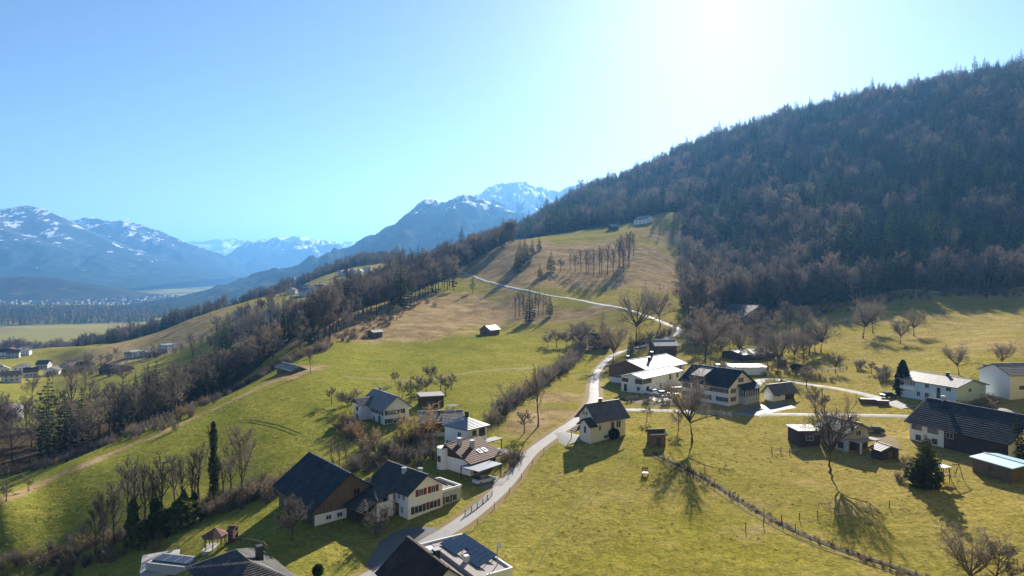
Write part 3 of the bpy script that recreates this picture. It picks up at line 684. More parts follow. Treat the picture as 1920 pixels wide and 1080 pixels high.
def slope(name, P, thick, mat, parent, courses=0, lip=.06):
    """a roof slope: P = eave start, eave end, ridge end, ridge start; courses of tiles stand proud as steps"""
    a, b, c, d = [Vector(p) for p in P]; n = (b - a).cross(d - a).normalized()
    if n.z < 0: n = -n
    B = TB(); k = 0
    B.v += [a, b, c, d]; B.f.append((3, 2, 1, 0)); B.m.append(0)                 # underside
    up = [p + n * thick for p in (a, b, c, d)]
    m = max(1, courses)
    for i in range(m):
        t0, t1 = i / m, (i + 1) / m; L = lip if courses else 0
        q = [up[0].lerp(up[3], t0) + n * L, up[1].lerp(up[2], t0) + n * L, up[1].lerp(up[2], t1), up[0].lerp(up[3], t1)]
        k = len(B.v); B.v += q; B.f.append((k, k + 1, k + 2, k + 3)); B.m.append(0)
        if courses:
            k = len(B.v); B.v += [up[0].lerp(up[3], t0), up[1].lerp(up[2], t0), q[1], q[0]]; B.f.append((k, k + 1, k + 2, k + 3)); B.m.append(0)
    for i, j in ((0, 1), (1, 2), (2, 3), (3, 0)):
        k = len(B.v); B.v += [(a, b, c, d)[i], (a, b, c, d)[j], up[j], up[i]]; B.f.append((k, k + 1, k + 2, k + 3)); B.m.append(0)
    return part(name, B, mat, parent)

HOUSES = []
def blocked(x, y, m=1.5):
    for s, b in HOUSES:
        c, q = math.cos(s.rz), math.sin(s.rz); dx, dy = x - b.x, y - b.y; u, v = dx * c + dy * q, -dx * q + dy * c
        if -m < u < s.lx + m and -m < v < s.ly + m: return True
    return False
class House:
    """local frame: origin at the near corner, x runs along the face to its right, y along the face to its left; faces R (y=0), L (x=0), X (x=lx), Y (y=ly)"""
    def __init__(s, name, label, cat, B, C, A, he, rise=0, ridge='y', wall=WHITE, roof=T_DARK, oh=.55, rf=.5, courses=0, group=None, thick=.18, dz=0.0, flat=False, gable=None, hip=False, depth=1.6):
        b = gp(*B) if not isinstance(B, Vector) else B; c = gp(*C) if not isinstance(C, Vector) else C
        ex = Vector((c.x - b.x, c.y - b.y, 0))
        if isinstance(A, (tuple, Vector)):
            a = gp(*A) if not isinstance(A, Vector) else A
            ey = Vector((a.x - b.x, a.y - b.y, 0)); nx = Vector((-ex.y, ex.x, 0)).normalized()
            bis = (ex.normalized() + Vector((ey.y, -ey.x, 0)).normalized()).normalized()     # share the error between both faces
            s.lx = ex.length; s.ly = ey.length; ex = bis
        else: s.lx = ex.length; s.ly = A
        s.he, s.rise, s.ridge, s.oh = he, rise, ridge, oh
        s.rz = math.atan2(ex.y, ex.x); s.o = empty(name, (b.x, b.y, b.z + dz), s.rz); tag(s.o, label, cat, group); s.b = b; HOUSES.append((s, b))
        lx, ly = s.lx, s.ly; W = TB(); box(W, 0, lx, 0, ly, -depth, he)
        if rise and not flat and not hip and roof is not None:
            if ridge == 'y':
                m = lx * rf
                for y in (0, ly):
                    k = len(W.v); W.v += [Vector((0, y, he)), Vector((lx, y, he)), Vector((m, y, he + rise))]; W.f.append((k, k + 1, k + 2)); W.m.append(0)
            else:
                m = ly * rf
                for x in (0, lx):
                    k = len(W.v); W.v += [Vector((x, 0, he)), Vector((x, ly, he)), Vector((x, m, he + rise))]; W.f.append((k, k + 1, k + 2)); W.m.append(0)
        if gable is None or not rise: part('wall', W, wall, s.o)
        else:
            w2 = TB(); box(w2, 0, lx, 0, ly, -depth, he); part('wall', w2, wall, s.o)
            for q in (8, 11):
                g = TB(); g.v = [Vector(v) for v in W.v[q:q + 3]]; g.f = [(0, 1, 2)]; g.m = [0]; part('gable', g, gable, s.o)
        if roof is None: return
        if flat:
            bpart('roof', roof, s.o, (-oh, lx + oh, -oh, ly + oh, he, he + thick))
        elif hip:
            R_ = TB(); e = oh; x0, x1, y0, y1 = -e, lx + e, -e, ly + e; d = min(lx, ly) / 2 + e; z0 = he; z1 = he + rise
            if lx >= ly: r0, r1 = (x0 + d, (y0 + y1) / 2), (x1 - d, (y0 + y1) / 2)
            else: r0, r1 = ((x0 + x1) / 2, y0 + d), ((x0 + x1) / 2, y1 - d)
            c_ = [Vector((x0, y0, z0)), Vector((x1, y0, z0)), Vector((x1, y1, z0)), Vector((x0, y1, z0))]; a_, b_ = Vector((*r0, z1)), Vector((*r1, z1))
            tri = [(c_[0], c_[1], b_, a_), (c_[1], c_[2], b_), (c_[2], c_[3], a_, b_), (c_[3], c_[0], a_)] if lx >= ly else [(c_[0], c_[1], a_), (c_[1], c_[2], b_, a_), (c_[2], c_[3], b_), (c_[3], c_[0], a_, b_)]
            for q in tri:
                t = TB(); qq = [Vector(p) for p in q]; n = (qq[1] - qq[0]).cross(qq[2] - qq[0]).normalized()
                mC = max(1, courses)
                t.v = qq; t.f.append(tuple(range(len(qq)))); t.m.append(0)
                if courses:
                    for i in range(courses):
                        t0 = i / courses; t1 = (i + .93) / courses
                        tl, tr = (qq[3], qq[2]) if len(qq) == 4 else (qq[2], qq[2])
                        k = len(t.v); t.v += [qq[0].lerp(tl, t0) + n * .09, qq[1].lerp(tr, t0) + n * .09, qq[1].lerp(tr, t1) + n * .02, qq[0].lerp(tl, t1) + n * .02]
                        t.f.append((k, k + 1, k + 2, k + 3)); t.m.append(0)
                part('roof_slope', t, roof, s.o)
            bpart('eave_board', FRAMEB, s.o, (x0 + .02, x1 - .02, y0 + .02, y1 - .02, z0 - .16, z0 - .01))
        else:
            if ridge == 'y':
                m = lx * rf; k1 = rise / m; k2 = rise / (lx - m); y0, y1 = -oh, ly + oh
                slope('roof_slope', [(-oh, y0, he - oh * k1), (-oh, y1, he - oh * k1), (m, y1, he + rise), (m, y0, he + rise)], thick, roof, s.o, courses)
                slope('roof_slope', [(lx + oh, y0, he - oh * k2), (lx + oh, y1, he - oh * k2), (m, y1, he + rise), (m, y0, he + rise)], thick, roof, s.o, courses)
                bpart('ridge_cap', roof, s.o, (m - .16, m + .16, y0 - .01, y1 + .01, he + rise + thick * .55, he + rise + thick + .10))
            else:
                m = ly * rf; k1 = rise / m; k2 = rise / (ly - m); x0, x1 = -oh, lx + oh
                slope('roof_slope', [(x0, -oh, he - oh * k1), (x1, -oh, he - oh * k1), (x1, m, he + rise), (x0, m, he + rise)], thick, roof, s.o, courses)
                slope('roof_slope', [(x0, ly + oh, he - oh * k2), (x1, ly + oh, he - oh * k2), (x1, m, he + rise), (x0, m, he + rise)], thick, roof, s.o, courses)
                bpart('ridge_cap', roof, s.o, (x0 - .01, x1 + .01, m - .16, m + .16, he + rise + thick * .55, he + rise + thick + .10))
    def fbox(s, face, u0, u1, z0, z1, d0, d1):
        """box on a face: u along it, d outwards"""
        if face == 'R': return (u0, u1, -d1, -d0, z0, z1)
        if face == 'L': return (-d1, -d0, u0, u1, z0, z1)
        if face == 'X': return (s.lx + d0, s.lx + d1, u0, u1, z0, z1)
        return (u0, u1, s.ly + d0, s.ly + d1, z0, z1)
    def win(s, face, uf, zc, w=1.1, h=1.2, shut=None, frame=FRAME, glass=GLASS, mull=1):
        L = s.lx if face in 'RY' else s.ly; u = uf * L; f = s.fbox
        t = .07
        fr = bpart('window', frame, s.o, f(face, u - w / 2 - t, u + w / 2 + t, zc - h / 2 - t, zc - h / 2, .003, .08), f(face, u - w / 2 - t, u + w / 2 + t, zc + h / 2, zc + h / 2 + t, .003, .08),
                   f(face, u - w / 2 - t, u - w / 2, zc - h / 2 + .001, zc + h / 2 - .001, .003, .08), f(face, u + w / 2, u + w / 2 + t, zc - h / 2 + .001, zc + h / 2 - .001, .003, .08),
                   *[f(face, u - w / 2 + w * i / (mull + 1) - .03, u - w / 2 + w * i / (mull + 1) + .03, zc - h / 2 + .002, zc + h / 2 - .002, .025, .07) for i in range(1, mull + 1)])
        bpart('pane', glass, fr, f(face, u - w / 2, u + w / 2, zc - h / 2, zc + h / 2, .002, .022))
        if shut:
            for sg in (-1, 1):
                bpart('shutter', shut, fr, f(face, u + sg * (w / 2 + t + .32) - .30, u + sg * (w / 2 + t + .32) + .30, zc - h / 2 - .05, zc + h / 2 + .05, .004, .07))
    def door(s, face, uf, w=1.0, h=2.1, mat=SHUT_B, z0=0.0):
        L = s.lx if face in 'RY' else s.ly; u = uf * L
        d = bpart('door', mat, s.o, s.fbox(face, u - w / 2, u + w / 2, z0, z0 + h, .003, .06)); bpart('handle', STEEL, d, s.fbox(face, u + w * .32, u + w * .40, z0 + 1.0, z0 + 1.12, .061, .12))
    def panel(s, name, mat, face, u0, u1, z0, z1, d=.05): return bpart(name, mat, s.o, s.fbox(face, u0, u1, z0, z1, .004, d))
    def chimney(s, x, y, h=1.3, w=.6, mat=GREYP):
        """stands on the roof at local x, y"""
        if s.ridge == 'y': z = s.he + s.rise * (1 - abs(x - s.lx / 2) / (s.lx / 2))
        else: z = s.he + s.rise * (1 - abs(y - s.ly / 2) / (s.ly / 2))
        c = bpart('chimney', mat, s.o, (x - w / 2, x + w / 2, y - w / 2, y + w / 2, z - .6, z + h)); bpart('cap', STEEL, c, (x - w / 2 - .1, x + w / 2 + .1, y - w / 2 - .1, y + w / 2 + .1, z + h + .12, z + h + .2), (x - .12, x + .12, y - .12, y + .12, z + h, z + h + .12))
    def bx(s, name, mat, *b): return bpart(name, mat, s.o, *b)
    def grid(s, face, us, zs, **kw):
        for z in zs:
            for u in us: s.win(face, u, z, **kw)

# ------------------------------------------------------------------ the near houses
h = House('barn', 'big wooden barn with blue-black roof beside the gully trees', 'barn', (590, 987), (712, 948), (529, 947), 3.1, 4.2, 'y', WHITE, T_SLATE, .85, gable=WOOD)
h.panel('cladding', WOOD, 'R', -.01, h.lx, 1.75, 3.1); h.panel('cladding', WOOD, 'L', 0, h.ly, -1.2, 3.1)
h.win('R', .2, .95, .8, .6); h.win('R', .36, .95, .8, .6); h.win('R', .62, 4.1, 1.0, .9, frame=FRAMEB); h.door('L', .12, 1.6, 2.0, SHUT_D); h.win('L', .8, .6, .8, .7)
h = House('farmhouse', 'white farmhouse with dark tiled roof, red shutters and wooden lean-to', 'farmhouse', (766, 975), (831, 951), (696, 945), 4.3, 2.2, 'y', WHITE, T_DARK, .6, courses=20)
h.panel('plinth', PLINTH, 'R', 0, h.lx, -1.5, -.1, .04)
h.win('R', .36, 3.2 + .7, .8, 1.0, SHUT_R); h.win('R', .72, 3.9, .8, 1.0, SHUT_R); h.win('R', .28, 1.3, 1.5, 1.1, SHUT_D); h.win('R', .72, 1.35, 1.5, 1.1, SHUT_R); h.win('L', .12, 3.3, .6, .8); h.win('L', .24, 3.3, .6, .8); h.win('L', .16, 1.2, .6, .9); h.door('L', .3, 1.0, 2.0)
h.chimney(h.lx * .36, h.ly * .45, .9, .6); h.chimney(h.lx * .62, h.ly * .25, .8, .55)
y0, y1 = h.ly * .30, h.ly + .8
slope('lean_to_roof', [(-6.6, y0, 1.75), (-6.6, y1, 1.75), (-.05, y1, 4.45), (-.05, y0, 4.45)], .16, T_DARK, h.o, 17)
h.bx('lean_to_wall', WOODD, (-6.0, -.02, y0 + 3.2, y1 - .3, -1.8, 1.95)); h.bx('lean_to_pier', WHITE, (-1.4, -.6, y0 + .3, y0 + .7, -1.5, 3.6), (-3.6, -3.0, y0 + .3, y0 + .7, -1.5, 2.7), (-3.6, -.6, y0 + .32, y0 + .66, 1.6, 2.6))
h.bx('annex_wall', GREYP, (h.lx + .01, h.lx + 4.3, .35, 6.2, -1.5, 2.75)); h.bx('annex_parapet', WHITE, (h.lx + .0, h.lx + 4.4, .25, .5, 2.75, 3.15), (h.lx + 4.15, h.lx + 4.4, .5, 6.3, 2.75, 3.15), (h.lx + .0, h.lx + 4.15, 6.05, 6.3, 2.75, 3.15)); h.bx('annex_roof', T_GBROWN, (h.lx + .0, h.lx + 4.15, .5, 6.05, 2.751, 2.8))
for u, sh in ((1.3, SHUT_R), (2.9, SHUT_D)):
    w_ = bpart('window', FRAME, h.o, (h.lx + u - .55, h.lx + u + .55, .28, .347, .7, 1.9)); bpart('pane', GLASS, w_, (h.lx + u - .45, h.lx + u + .45, .262, .279, .8, 1.8)); bpart('shutter', sh, w_, (h.lx + u - .95, h.lx + u - .58, .29, .346, .7, 1.9))
BARNYARD = h

h = House('house', 'white house with brown tiled roof, two skylights and round stair tower', 'house', (882, 893), (932, 873), (829, 877), 2.75, 2.3, 'x', WHITE, T_BROWN, .9, rf=.78, courses=14, gable=WOODD)
h.win('L', .12, 1.3, .5, .5); h.win('L', .3, 1.3, .5, .5); h.panel('painted_balcony_shade', WOODD, 'R', .8, h.lx - .5, .2, 2.3, .06)  # dark panel flush on the wall, painted in place of balcony shade
t = TB(); t.tube([Vector((.3, h.ly - .2, -1.6)), Vector((.3, h.ly - .2, 4.3))], [1.35, 1.35], 16); t.tube([Vector((.3, h.ly - .2, 4.3)), Vector((.3, h.ly - .2, 4.35))], [1.35, .01], 16); tw_ = part('stair_tower', t, WHITE, h.o)
bpart('window', FRAMEB, tw_, (-1.12, -.9, h.ly - .6, h.ly + .1, 1.6, 2.8)); 
def on_roof(h, u, v): return h.lx * u, h.ly * v, h.he + h.rise * (v / .78)
for u, v in ((.25, .62), (.5, .42)):
    x, y, z = on_roof(h, u, v); c = bpart('chimney', GREYP, h.o, (x - .35, x + .35, y - .35, y + .35, z - .5, z + 1.5)); bpart('cap', WHITEP, c, (x - .42, x + .42, y - .42, y + .42, z + 1.5, z + 1.6))
for u in (.55, .74):
    x, y, z = on_roof(h, u, .2); n = Vector((0, -h.rise / (h.ly * .78), 1)).normalized(); b = TB()
    for sx, sy in ((-.45, -.6), (.45, -.6), (.45, .6), (-.45, .6)): b.v.append(Vector((x + sx, y + sy, z + sy * h.rise / (h.ly * .78) + .34)))
    b.f.append((0, 1, 2, 3)); b.m.append(0); sk = part('skylight', b, WHITEP, h.o)
    b = TB()
    for sx, sy in ((-.25, -.4), (.25, -.4), (.25, .4), (-.25, .4)): b.v.append(Vector((x + sx, y + sy, z + sy * h.rise / (h.ly * .78) + .355)))
    b.f.append((0, 1, 2, 3)); b.m.append(0); part('pane', b, GLASS, sk)
e = empty('carport', gp(903, 897), h.rz); tag(e, 'open carport with flat grey roof on thin posts by the road bend', 'carport')
bpart('roof', M_GREY, e, (-3.2, 3.4, -2.2, 2.6, 2.3, 2.45))
for x in (-3, 3.2):
    for y in (-2, 2.4): bpart('post', DKMET, e, (x - .07, x + .07, y - .07, y + .07, -.5, 2.3))

h = House('house', 'white house with pyramid roof half dark and half pale metal', 'house', (877, 858), (913, 846), (833, 845), 5.7, 1.7, 'x', WHITE, M_GREY, .55, hip=True, courses=9)
h.win('R', .35, 4.4, 1.0, 1.5, frame=FRAMEB); h.win('R', .75, 4.5, 1.7, 1.5, frame=FRAMEB); h.win('L', .75, 2.2, .55, .7); h.win('L', .88, 2.2, .55, .7); h.win('L', .35, 4.2, .9, 1.1)
h.bx('chimney', DKMET, (h.lx * .5 - .3, h.lx * .5 + .3, h.ly * .45 - .3, h.ly * .45 + .3, 6.6, 8.6)); h.bx('porch_roof', M_LIGHT, (h.lx * .55, h.lx + 3.2, -1.8, .6, 2.5, 2.65)); h.bx('porch_post', DKMET, (h.lx + 2.9, h.lx + 3.05, -1.6, -1.45, -1, 2.5))

h = House('barn', 'low dark barn with grey corrugated roof behind the pyramid roofed house', 'barn', (790, 822), (866, 816), 7.5, 3.6, 1.5, 'x', GREYP, T_GREY, .7, courses=8)
h.panel('cladding', WOODD, 'R', 0, h.lx, 1.2, 3.6); h.panel('cladding', WOODD, 'L', 0, h.ly, 1.0, 3.6); h.chimney(h.lx * .45, h.ly * .3, 1.1, .4, DKMET)
h = House('farmhouse', 'old white farmhouse with dark and lichen grey roof behind bushes', 'farmhouse', (720, 797), (770, 789), (668, 780), 3.9, 2.6, 'y', WHITE, T_GREY, .8, courses=12)
h.grid('R', (.25, .62), (2.8,), w=1.5, h=1.0, shut=SHUT_D); h.grid('R', (.25, .62), (.8,), w=1.5, h=1.0, shut=SHUT_D); h.grid('L', (.12, .34, .55), (2.7,), w=.9, h=1.0, shut=SHUT_D); h.door('L', .2, 1.0, 1.9, SHUT_D); h.win('L', .45, .7, .9, .9); h.chimney(h.lx * .55, h.ly * .8, 1.2)
y0 = h.ly * .62; h.bx('wing_wall', WHITE, (-2.6, -.01, y0, h.ly - .3, -1.5, 3.9))
g = TB(); ym = (y0 + h.ly - .3) / 2; g.v = [Vector((-2.6, y0, 3.9)), Vector((-2.6, h.ly - .3, 3.9)), Vector((-2.6, ym, 5.3))]; g.f = [(0, 1, 2)]; g.m = [0]; part('wing_gable', g, WOODD, h.o)
slope('wing_roof', [(-3.4, y0 - .5, 3.72), (1.6, y0 - .5, 3.72), (1.6, ym, 5.35), (-3.4, ym, 5.35)], .15, T_GBROWN, h.o, 6); slope('wing_roof', [(-3.4, h.ly + .2, 3.72), (1.6, h.ly + .2, 3.72), (1.6, ym, 5.35), (-3.4, ym, 5.35)], .15, T_GBROWN, h.o, 6)
for z in (2.7, .9):
    w_ = bpart('window', FRAMEB, h.o, (-2.68, -2.603, ym - .6, ym + .6, z - .5, z + .5)); bpart('pane', GLASS, w_, (-2.70, -2.682, ym - .45, ym + .45, z - .38, z + .38))
h = House('shed', 'grey flat roofed shed among fruit trees on the meadow edge', 'shed', (790, 767), (832, 763), 5.5, 3.2, 0, 'x', WOODD, M_LIGHT, .35, flat=True); h.door('R', .3, 1.6, 2.2, SHUT_D)

h = House('house', 'cream gabled house with stair annex standing alone at the road bend', 'house', (1118, 829), (1170, 815), (1088, 817), 4.9, 2.7, 'x', CREAM, T_GBROWN, .75, courses=16)
h.win('R', .55, 3.1, .7, 1.2, frame=FRAMEB); h.win('R', .75, 3.1, 1.2, 1.4); h.win('R', .32, .8, 1.1, .7); h.win('L', .72, 5.6, .5, .8); h.win('L', .55, 5.6, .5, .8); h.chimney(h.lx * .42, h.ly * .5, .9, .6, PLINTH); h.win('R', .12, 2.9, .6, 1.0, glass=PANEL)
h.bx('stair_annex', CREAM, (-1.7, -.01, .02, 3.4, -1.6, 3.7)); g = TB(); g.v = [Vector((-1.7, .02, 3.7)), Vector((-1.7, 3.4, 3.7)), Vector((-1.7, 1.7, 4.9))]; g.f = [(0, 1, 2)]; g.m = [0]; part('annex_gable', g, CREAM, h.o)
slope('annex_roof', [(-2.3, -.5, 3.35), (0, -.5, 3.35), (0, 1.7, 4.95), (-2.3, 1.7, 4.95)], .14, T_DARK, h.o, 6); slope('annex_roof', [(-2.3, 3.9, 3.35), (0, 3.9, 3.35), (0, 1.7, 4.95), (-2.3, 1.7, 4.95)], .14, T_DARK, h.o, 6)
w_ = bpart('window', FRAMEB, h.o, (-1.78, -1.703, 1.4, 2.0, 1.9, 3.3)); bpart('pane', GLASS, w_, (-1.80, -1.782, 1.48, 1.92, 2.0, 3.2))
slope('porch_roof', [(-2.9, 3.5, 1.9), (-2.9, h.ly - .3, 1.9), (-.02, h.ly - .3, 2.6), (-.02, 3.5, 2.6)], .12, T_DARK, h.o, 4); h.bx('porch_post', FRAMEB, (-2.75, -2.63, h.ly - .6, h.ly - .48, -1.4, 1.9)); h.bx('porch_wall', WHITE, (-2.2, -1.8, 3.6, 4.2, -1.5, -.2))
h.win('L', .8, 2.0, .8, 1.1); h.door('L', .6, 1.0, 2.0)

h = House('house', 'white house with pale flat-pitched roof in front of the brown gabled house', 'house', (1205, 738), (1252, 719), (1171, 732), 4.3, .9, 'x', WHITE, M_LIGHT, .6)
h.win('L', .2, 1.2, .8, .9, frame=FRAMEB); h.door('L', .8, 1.0, 2.1, SHUT_D); h.panel('painted_recess_shade', GLASS, 'L', .1, h.ly * .35, 2.6, 4.0); h.win('R', .12, 1.1, 1.2, 1.2, frame=FRAMEB); h.panel('painted_recess_shade', GLASS, 'R', .1, h.lx * .22, 2.6, 4.0); h.win('R', .45, 1.2, .7, 1.4); h.win('R', .7, 3.1, .8, 1.4, frame=FRAMEB); h.win('R', .9, 3.1, .8, 1.2, frame=FRAMEB); h.panel('painted_recess_shade', GLASS, 'L', h.ly * .66, h.ly - .2, 2.7, 3.8)  # balcony recesses are flat dark panels, their inner shade put into the colour
h = House('house', 'brown boarded gabled house with pale roof and three chimneys', 'house', (1213, 724), (1262, 708), (1152, 714), 4.9, 2.2, 'x', WHITE, M_LIGHT, .8, gable=WOODB)
h.panel('cladding', WOODB, 'L', 0, h.ly, 1.4, 4.9); h.win('L', .55, 4.0, 1.4, 1.2, frame=FRAMEB); h.win('L', .25, 4.0, 1.4, 1.2, frame=FRAMEB); h.grid('R', (.3, .5, .7, .88), (3.9,), w=.9, h=1.2, frame=FRAMEB)
for u, v in ((.12, .62), (.35, .3), (.62, .5)): h.chimney(h.lx * u, h.ly * v, 1.5, .65, DKMET)
h = House('barn', 'brown timber barn with long pale roof below the hairpin road', 'barn', (1230, 667), (1272, 665), (1206, 660), 4.2, 1.7, 'x', WOODB, M_LIGHT, .9)
h.panel('painted_opening_shade', GLASS, 'R', h.lx * .15, h.lx * .8, .2, 2.4)  # barn front is closed; a dark sheet gives the shade of its inside
h = House('farmhouse', 'long white farmhouse with black roof, brown shutters and glazed gable bay', 'farmhouse', (1365, 762), (1410, 750), (1279, 745), 5.2, 3.5, 'y', WHITE, T_SLATE, .7, courses=18)
h.grid('L', (.07, .17), (3.9, 1.6), w=.9, h=1.1, shut=SHUT_B); h.win('L', .27, 3.9, .9, 1.1, SHUT_B); h.grid('L', (.42, .56), (1.6,), w=.9, h=1.1, shut=SHUT_B); h.win('L', .42, 3.9, .9, 1.1, SHUT_B); h.panel('loggia', WOODB, 'L', h.ly * .58, h.ly * .76, 3.2, 4.5); h.panel('loggia', WOODB, 'L', h.ly * .8, h.ly * .98, 3.2, 4.5); h.win('L', .72, 1.6, .9, 1.1, SHUT_B); h.win('L', .9, 1.6, .9, 1.1, SHUT_B)
h.win('R', .5, 6.3, 1.0, 1.1, SHUT_B); h.win('R', .2, 3.8, .8, 1.1, SHUT_B); h.win('R', .2, 1.6, .9, 1.1, SHUT_B)
bay = h.bx('gable_bay', GREYP, (h.lx * .42, h.lx, -2.0, -.01, -1.5, 2.1)); bpart('pane', GLASS, bay, (h.lx * .42 + .1, h.lx - .1, -2.0, -.1, 2.12, 3.9)); bpart('mullion', WHITEP, bay, *[(h.lx * (.42 + .58 * i / 6) - .06, h.lx * (.42 + .58 * i / 6) + .06, -2.08, -2.001, 2.1, 4.0) for i in range(7)], *[(h.lx * .42 - .07, h.lx * .42 + .05, -2.0 + .64 * i, -1.9 + .64 * i, 2.1, 4.0) for i in range(1, 4)])
slope('bay_roof', [(h.lx * .36, -2.6, 3.95), (h.lx + .4, -2.6, 3.95), (h.lx + .4, .1, 5.1), (h.lx * .36, .1, 5.1)], .14, T_SLATE, h.o, 5)
zz = lambda x: h.he + h.rise * x / (h.lx / 2)
h.bx('dormer_wall', WOODB, (1.1, 3.4, h.ly * .56, h.ly * .8, zz(1.1) - .2, zz(1.1) + 1.0)); slope('dormer_roof', [(.5, h.ly * .54, zz(1.1) + .85), (.5, h.ly * .82, zz(1.1) + .85), (h.lx * .46, h.ly * .82, zz(h.lx * .46) + .1), (h.lx * .46, h.ly * .54, zz(h.lx * .46) + .1)], .12, M_LIGHT, h.o); h.chimney(h.lx * .5, h.ly * .48, .9, .7, WHITE)
h = House('garage', 'white garage with dark roof and wooden store beside the long farmhouse', 'garage', (1451, 753), (1494, 748), (1431, 749), 2.5, 1.7, 'x', WHITE, T_GBROWN, .8, courses=8)
h.panel('garage_door', WHITEP, 'L', h.ly * .2, h.ly * .8, 0, 2.1); h.win('R', .22, 1.6, .8, .6, frame=FRAMEB); h.panel('store_front', WOODD, 'R', h.lx * .55, h.lx, .1, 2.4)
h = House('garage', 'flat roofed white garage behind the black roofed farmhouse', 'garage', (1372, 704), (1437, 703), 6.5, 2.7, 0, 'x', WHITE, M_GREY, .3, flat=True); h.panel('garage_door', GREYP, 'R', 1, 4, 0, 2.2)
h = House('shed', 'low brown shed with shallow pale roof under bare orchard trees', 'shed', (1393, 677), (1430, 668), (1370, 668), 2.2, 1.0, 'x', WOODD, T_GBROWN, .6, courses=5); h.door('R', .4, 1.6, 1.9, SHUT_D)
h = House('barn', 'big dark barn with gable and grey roof at the forest edge', 'barn', (1391, 619), (1452, 614), 15.0, 6.2, 5.2, 'y', WOODD, T_DARK, .9, courses=10); h.door('R', .5, 3.2, 3.6, SHUT_D)
h = House('house', 'long pale blue house with brown-grey roof beside a dark clipped evergreen', 'house', (1793, 760), (1845, 744), (1690, 743), 4.4, 1.5, 'y', BLUEW, T_GREY, .6, courses=10)
h.win('L', .13, 3.6, 1.2, .9); h.win('L', .5, 3.6, 1.0, 1.0); h.win('L', .5, 1.2, 1.0, 1.2); h.panel('stair_window', GLASS, 'L', h.ly * .27, h.ly * .33, 1.0, 3.6); h.door('L', .38, 1.0, 2.1, WHITEP); h.grid('L', (.74, .79, .84, .89, .94), (3.6,), w=.6, h=1.0); h.panel('balcony_front', WHITEP, 'L', h.ly * .7, h.ly * .99, 1.9, 2.7, .5); h.win('R', .45, 3.4, .9, .9); h.win('L', .65, 1.2, .9, 1.1); h.chimney(h.lx * .5, h.ly * .4, .9, .6, DKMET)
h = House('house', 'white house with grey roof at the meadow end of the lane', 'house', (1893, 750), (1975, 742), 9.5, 6.2, 2.0, 'x', WHITE, T_GREY, .5, courses=8); h.win('R', .3, 3.0, 1.8, .8, frame=FRAMEB); h.win('R', .75, 3.0, 1.8, .8, frame=FRAMEB)
h = House('farmhouse', 'large farm building with long black roof, half white wall and half dark boards', 'farmhouse', (1890, 868), (2000, 846), (1678, 833), 4.0, 4.0, 'y', WHITE, T_SLATE, .8, courses=14)
h.panel('cladding', WOODD, 'L', 0, h.ly * .62, -1.0, 4.0); h.win('L', .92, 2.9, 2.1, 1.2, frame=FRAMEB, mull=3); h.win('L', .74, 2.9, 2.1, 1.2, frame=FRAMEB, mull=3); h.win('L', .90, .7, 1.0, 1.0, frame=FRAMEB); h.win('L', .72, .7, 1.0, 1.0, frame=FRAMEB); h.win('L', .56, 2.6, 1.4, 1.0); h.chimney(h.lx * .5, h.ly * .85, 1.0)
h = House('house', 'grey gabled house behind a bare ivy tree with flat annex', 'house', (1590, 848), (1628, 838), (1537, 832), 4.1, 1.5, 'y', GREYP, T_GBROWN, .7, courses=9)
h.win('L', .25, 1.1, 1.2, 1.2, frame=FRAMEB); h.panel('painted_terrace_shade', WOODD, 'R', .4, h.lx - .2, .2, 2.3); h.win('R', .5, 3.6, 1.4, .9); h.chimney(h.lx * .5, h.ly * .3, .8, .5, DKMET); h.bx('terrace_slab', CONC, (.2, h.lx + .6, -2.4, -.01, 2.35, 2.5)); h.bx('terrace_post', WHITE, (h.lx * .15, h.lx * .15 + .3, -2.3, -2.0, -1.5, 2.35), (h.lx - .2, h.lx + .1, -2.3, -2.0, -1.5, 2.35))  # shade below the terrace slab is painted as a flat dark panel
h = House('shed', 'flat roofed brown annex shed next to the grey gabled house', 'shed', (1498, 838), (1538, 836), 5.0, 3.3, 0, 'x', WOODD, M_LIGHT, .4, flat=True); h.win('R', .5, 1.8, 1.4, .8)
h = House('shed', 'small low shed with brown corrugated roof between the grey house and farm', 'shed', (1652, 864), (1682, 858), (1635, 857), 1.9, .7, 'y', WOODD, T_GBROWN, .4, courses=5); h.door('R', .5, 1.0, 1.7)
h = House('shed', 'long board shed with pale blue sheet roof at the lower pasture', 'shed', (1897, 906), (1945, 892), (1827, 884), 2.5, .35, 'y', WOOD, M_BLUE, .4); h.win('L', .5, 1.4, 1.0, .6, frame=FRAMEB)
h = House('hut', 'small brown hut on the lawn near the spreading bare tree', 'hut', (1222, 837), (1248, 836), 3.2, 2.4, .6, 'x', WOODB, WOODD, .35); h.door('R', .5, .9, 1.8, SHUT_D)
HUTG = None
h = House('hut', 'grey hay hut on the dry brown meadow slope', 'hut', (700, 634), (717, 632), 4.2, 2.7, .9, 'x', WOOD, T_GREY, .5); h.door('R', .5, 1.2, 1.8, SHUT_D)
h = House('hut', 'small gabled hay hut on the green meadow below the spruces', 'hut', (919, 629), (927, 626), (906, 626), 2.6, 2.0, 'x', WOOD, T_GREY, .45); h.door('L', .5, 1.2, 1.8, SHUT_D)
h = House('hut', 'long hay hut with striped pale roof at the meadow crest', 'hut', (519, 701), (548, 700), 4.6, 2.5, 1.1, 'x', WOOD, T_GREY, .6, courses=6); h.door('R', .4, 1.2, 1.8, SHUT_D)
h = House('barn', 'dark timber barn in the small orchard above the road', 'barn', (1103, 655), (1141, 655), 7.5, 4.8, 1.7, 'x', WOODD, T_BLACKBR, .6); h.door('R', .5, 2.4, 2.6, SHUT_D)
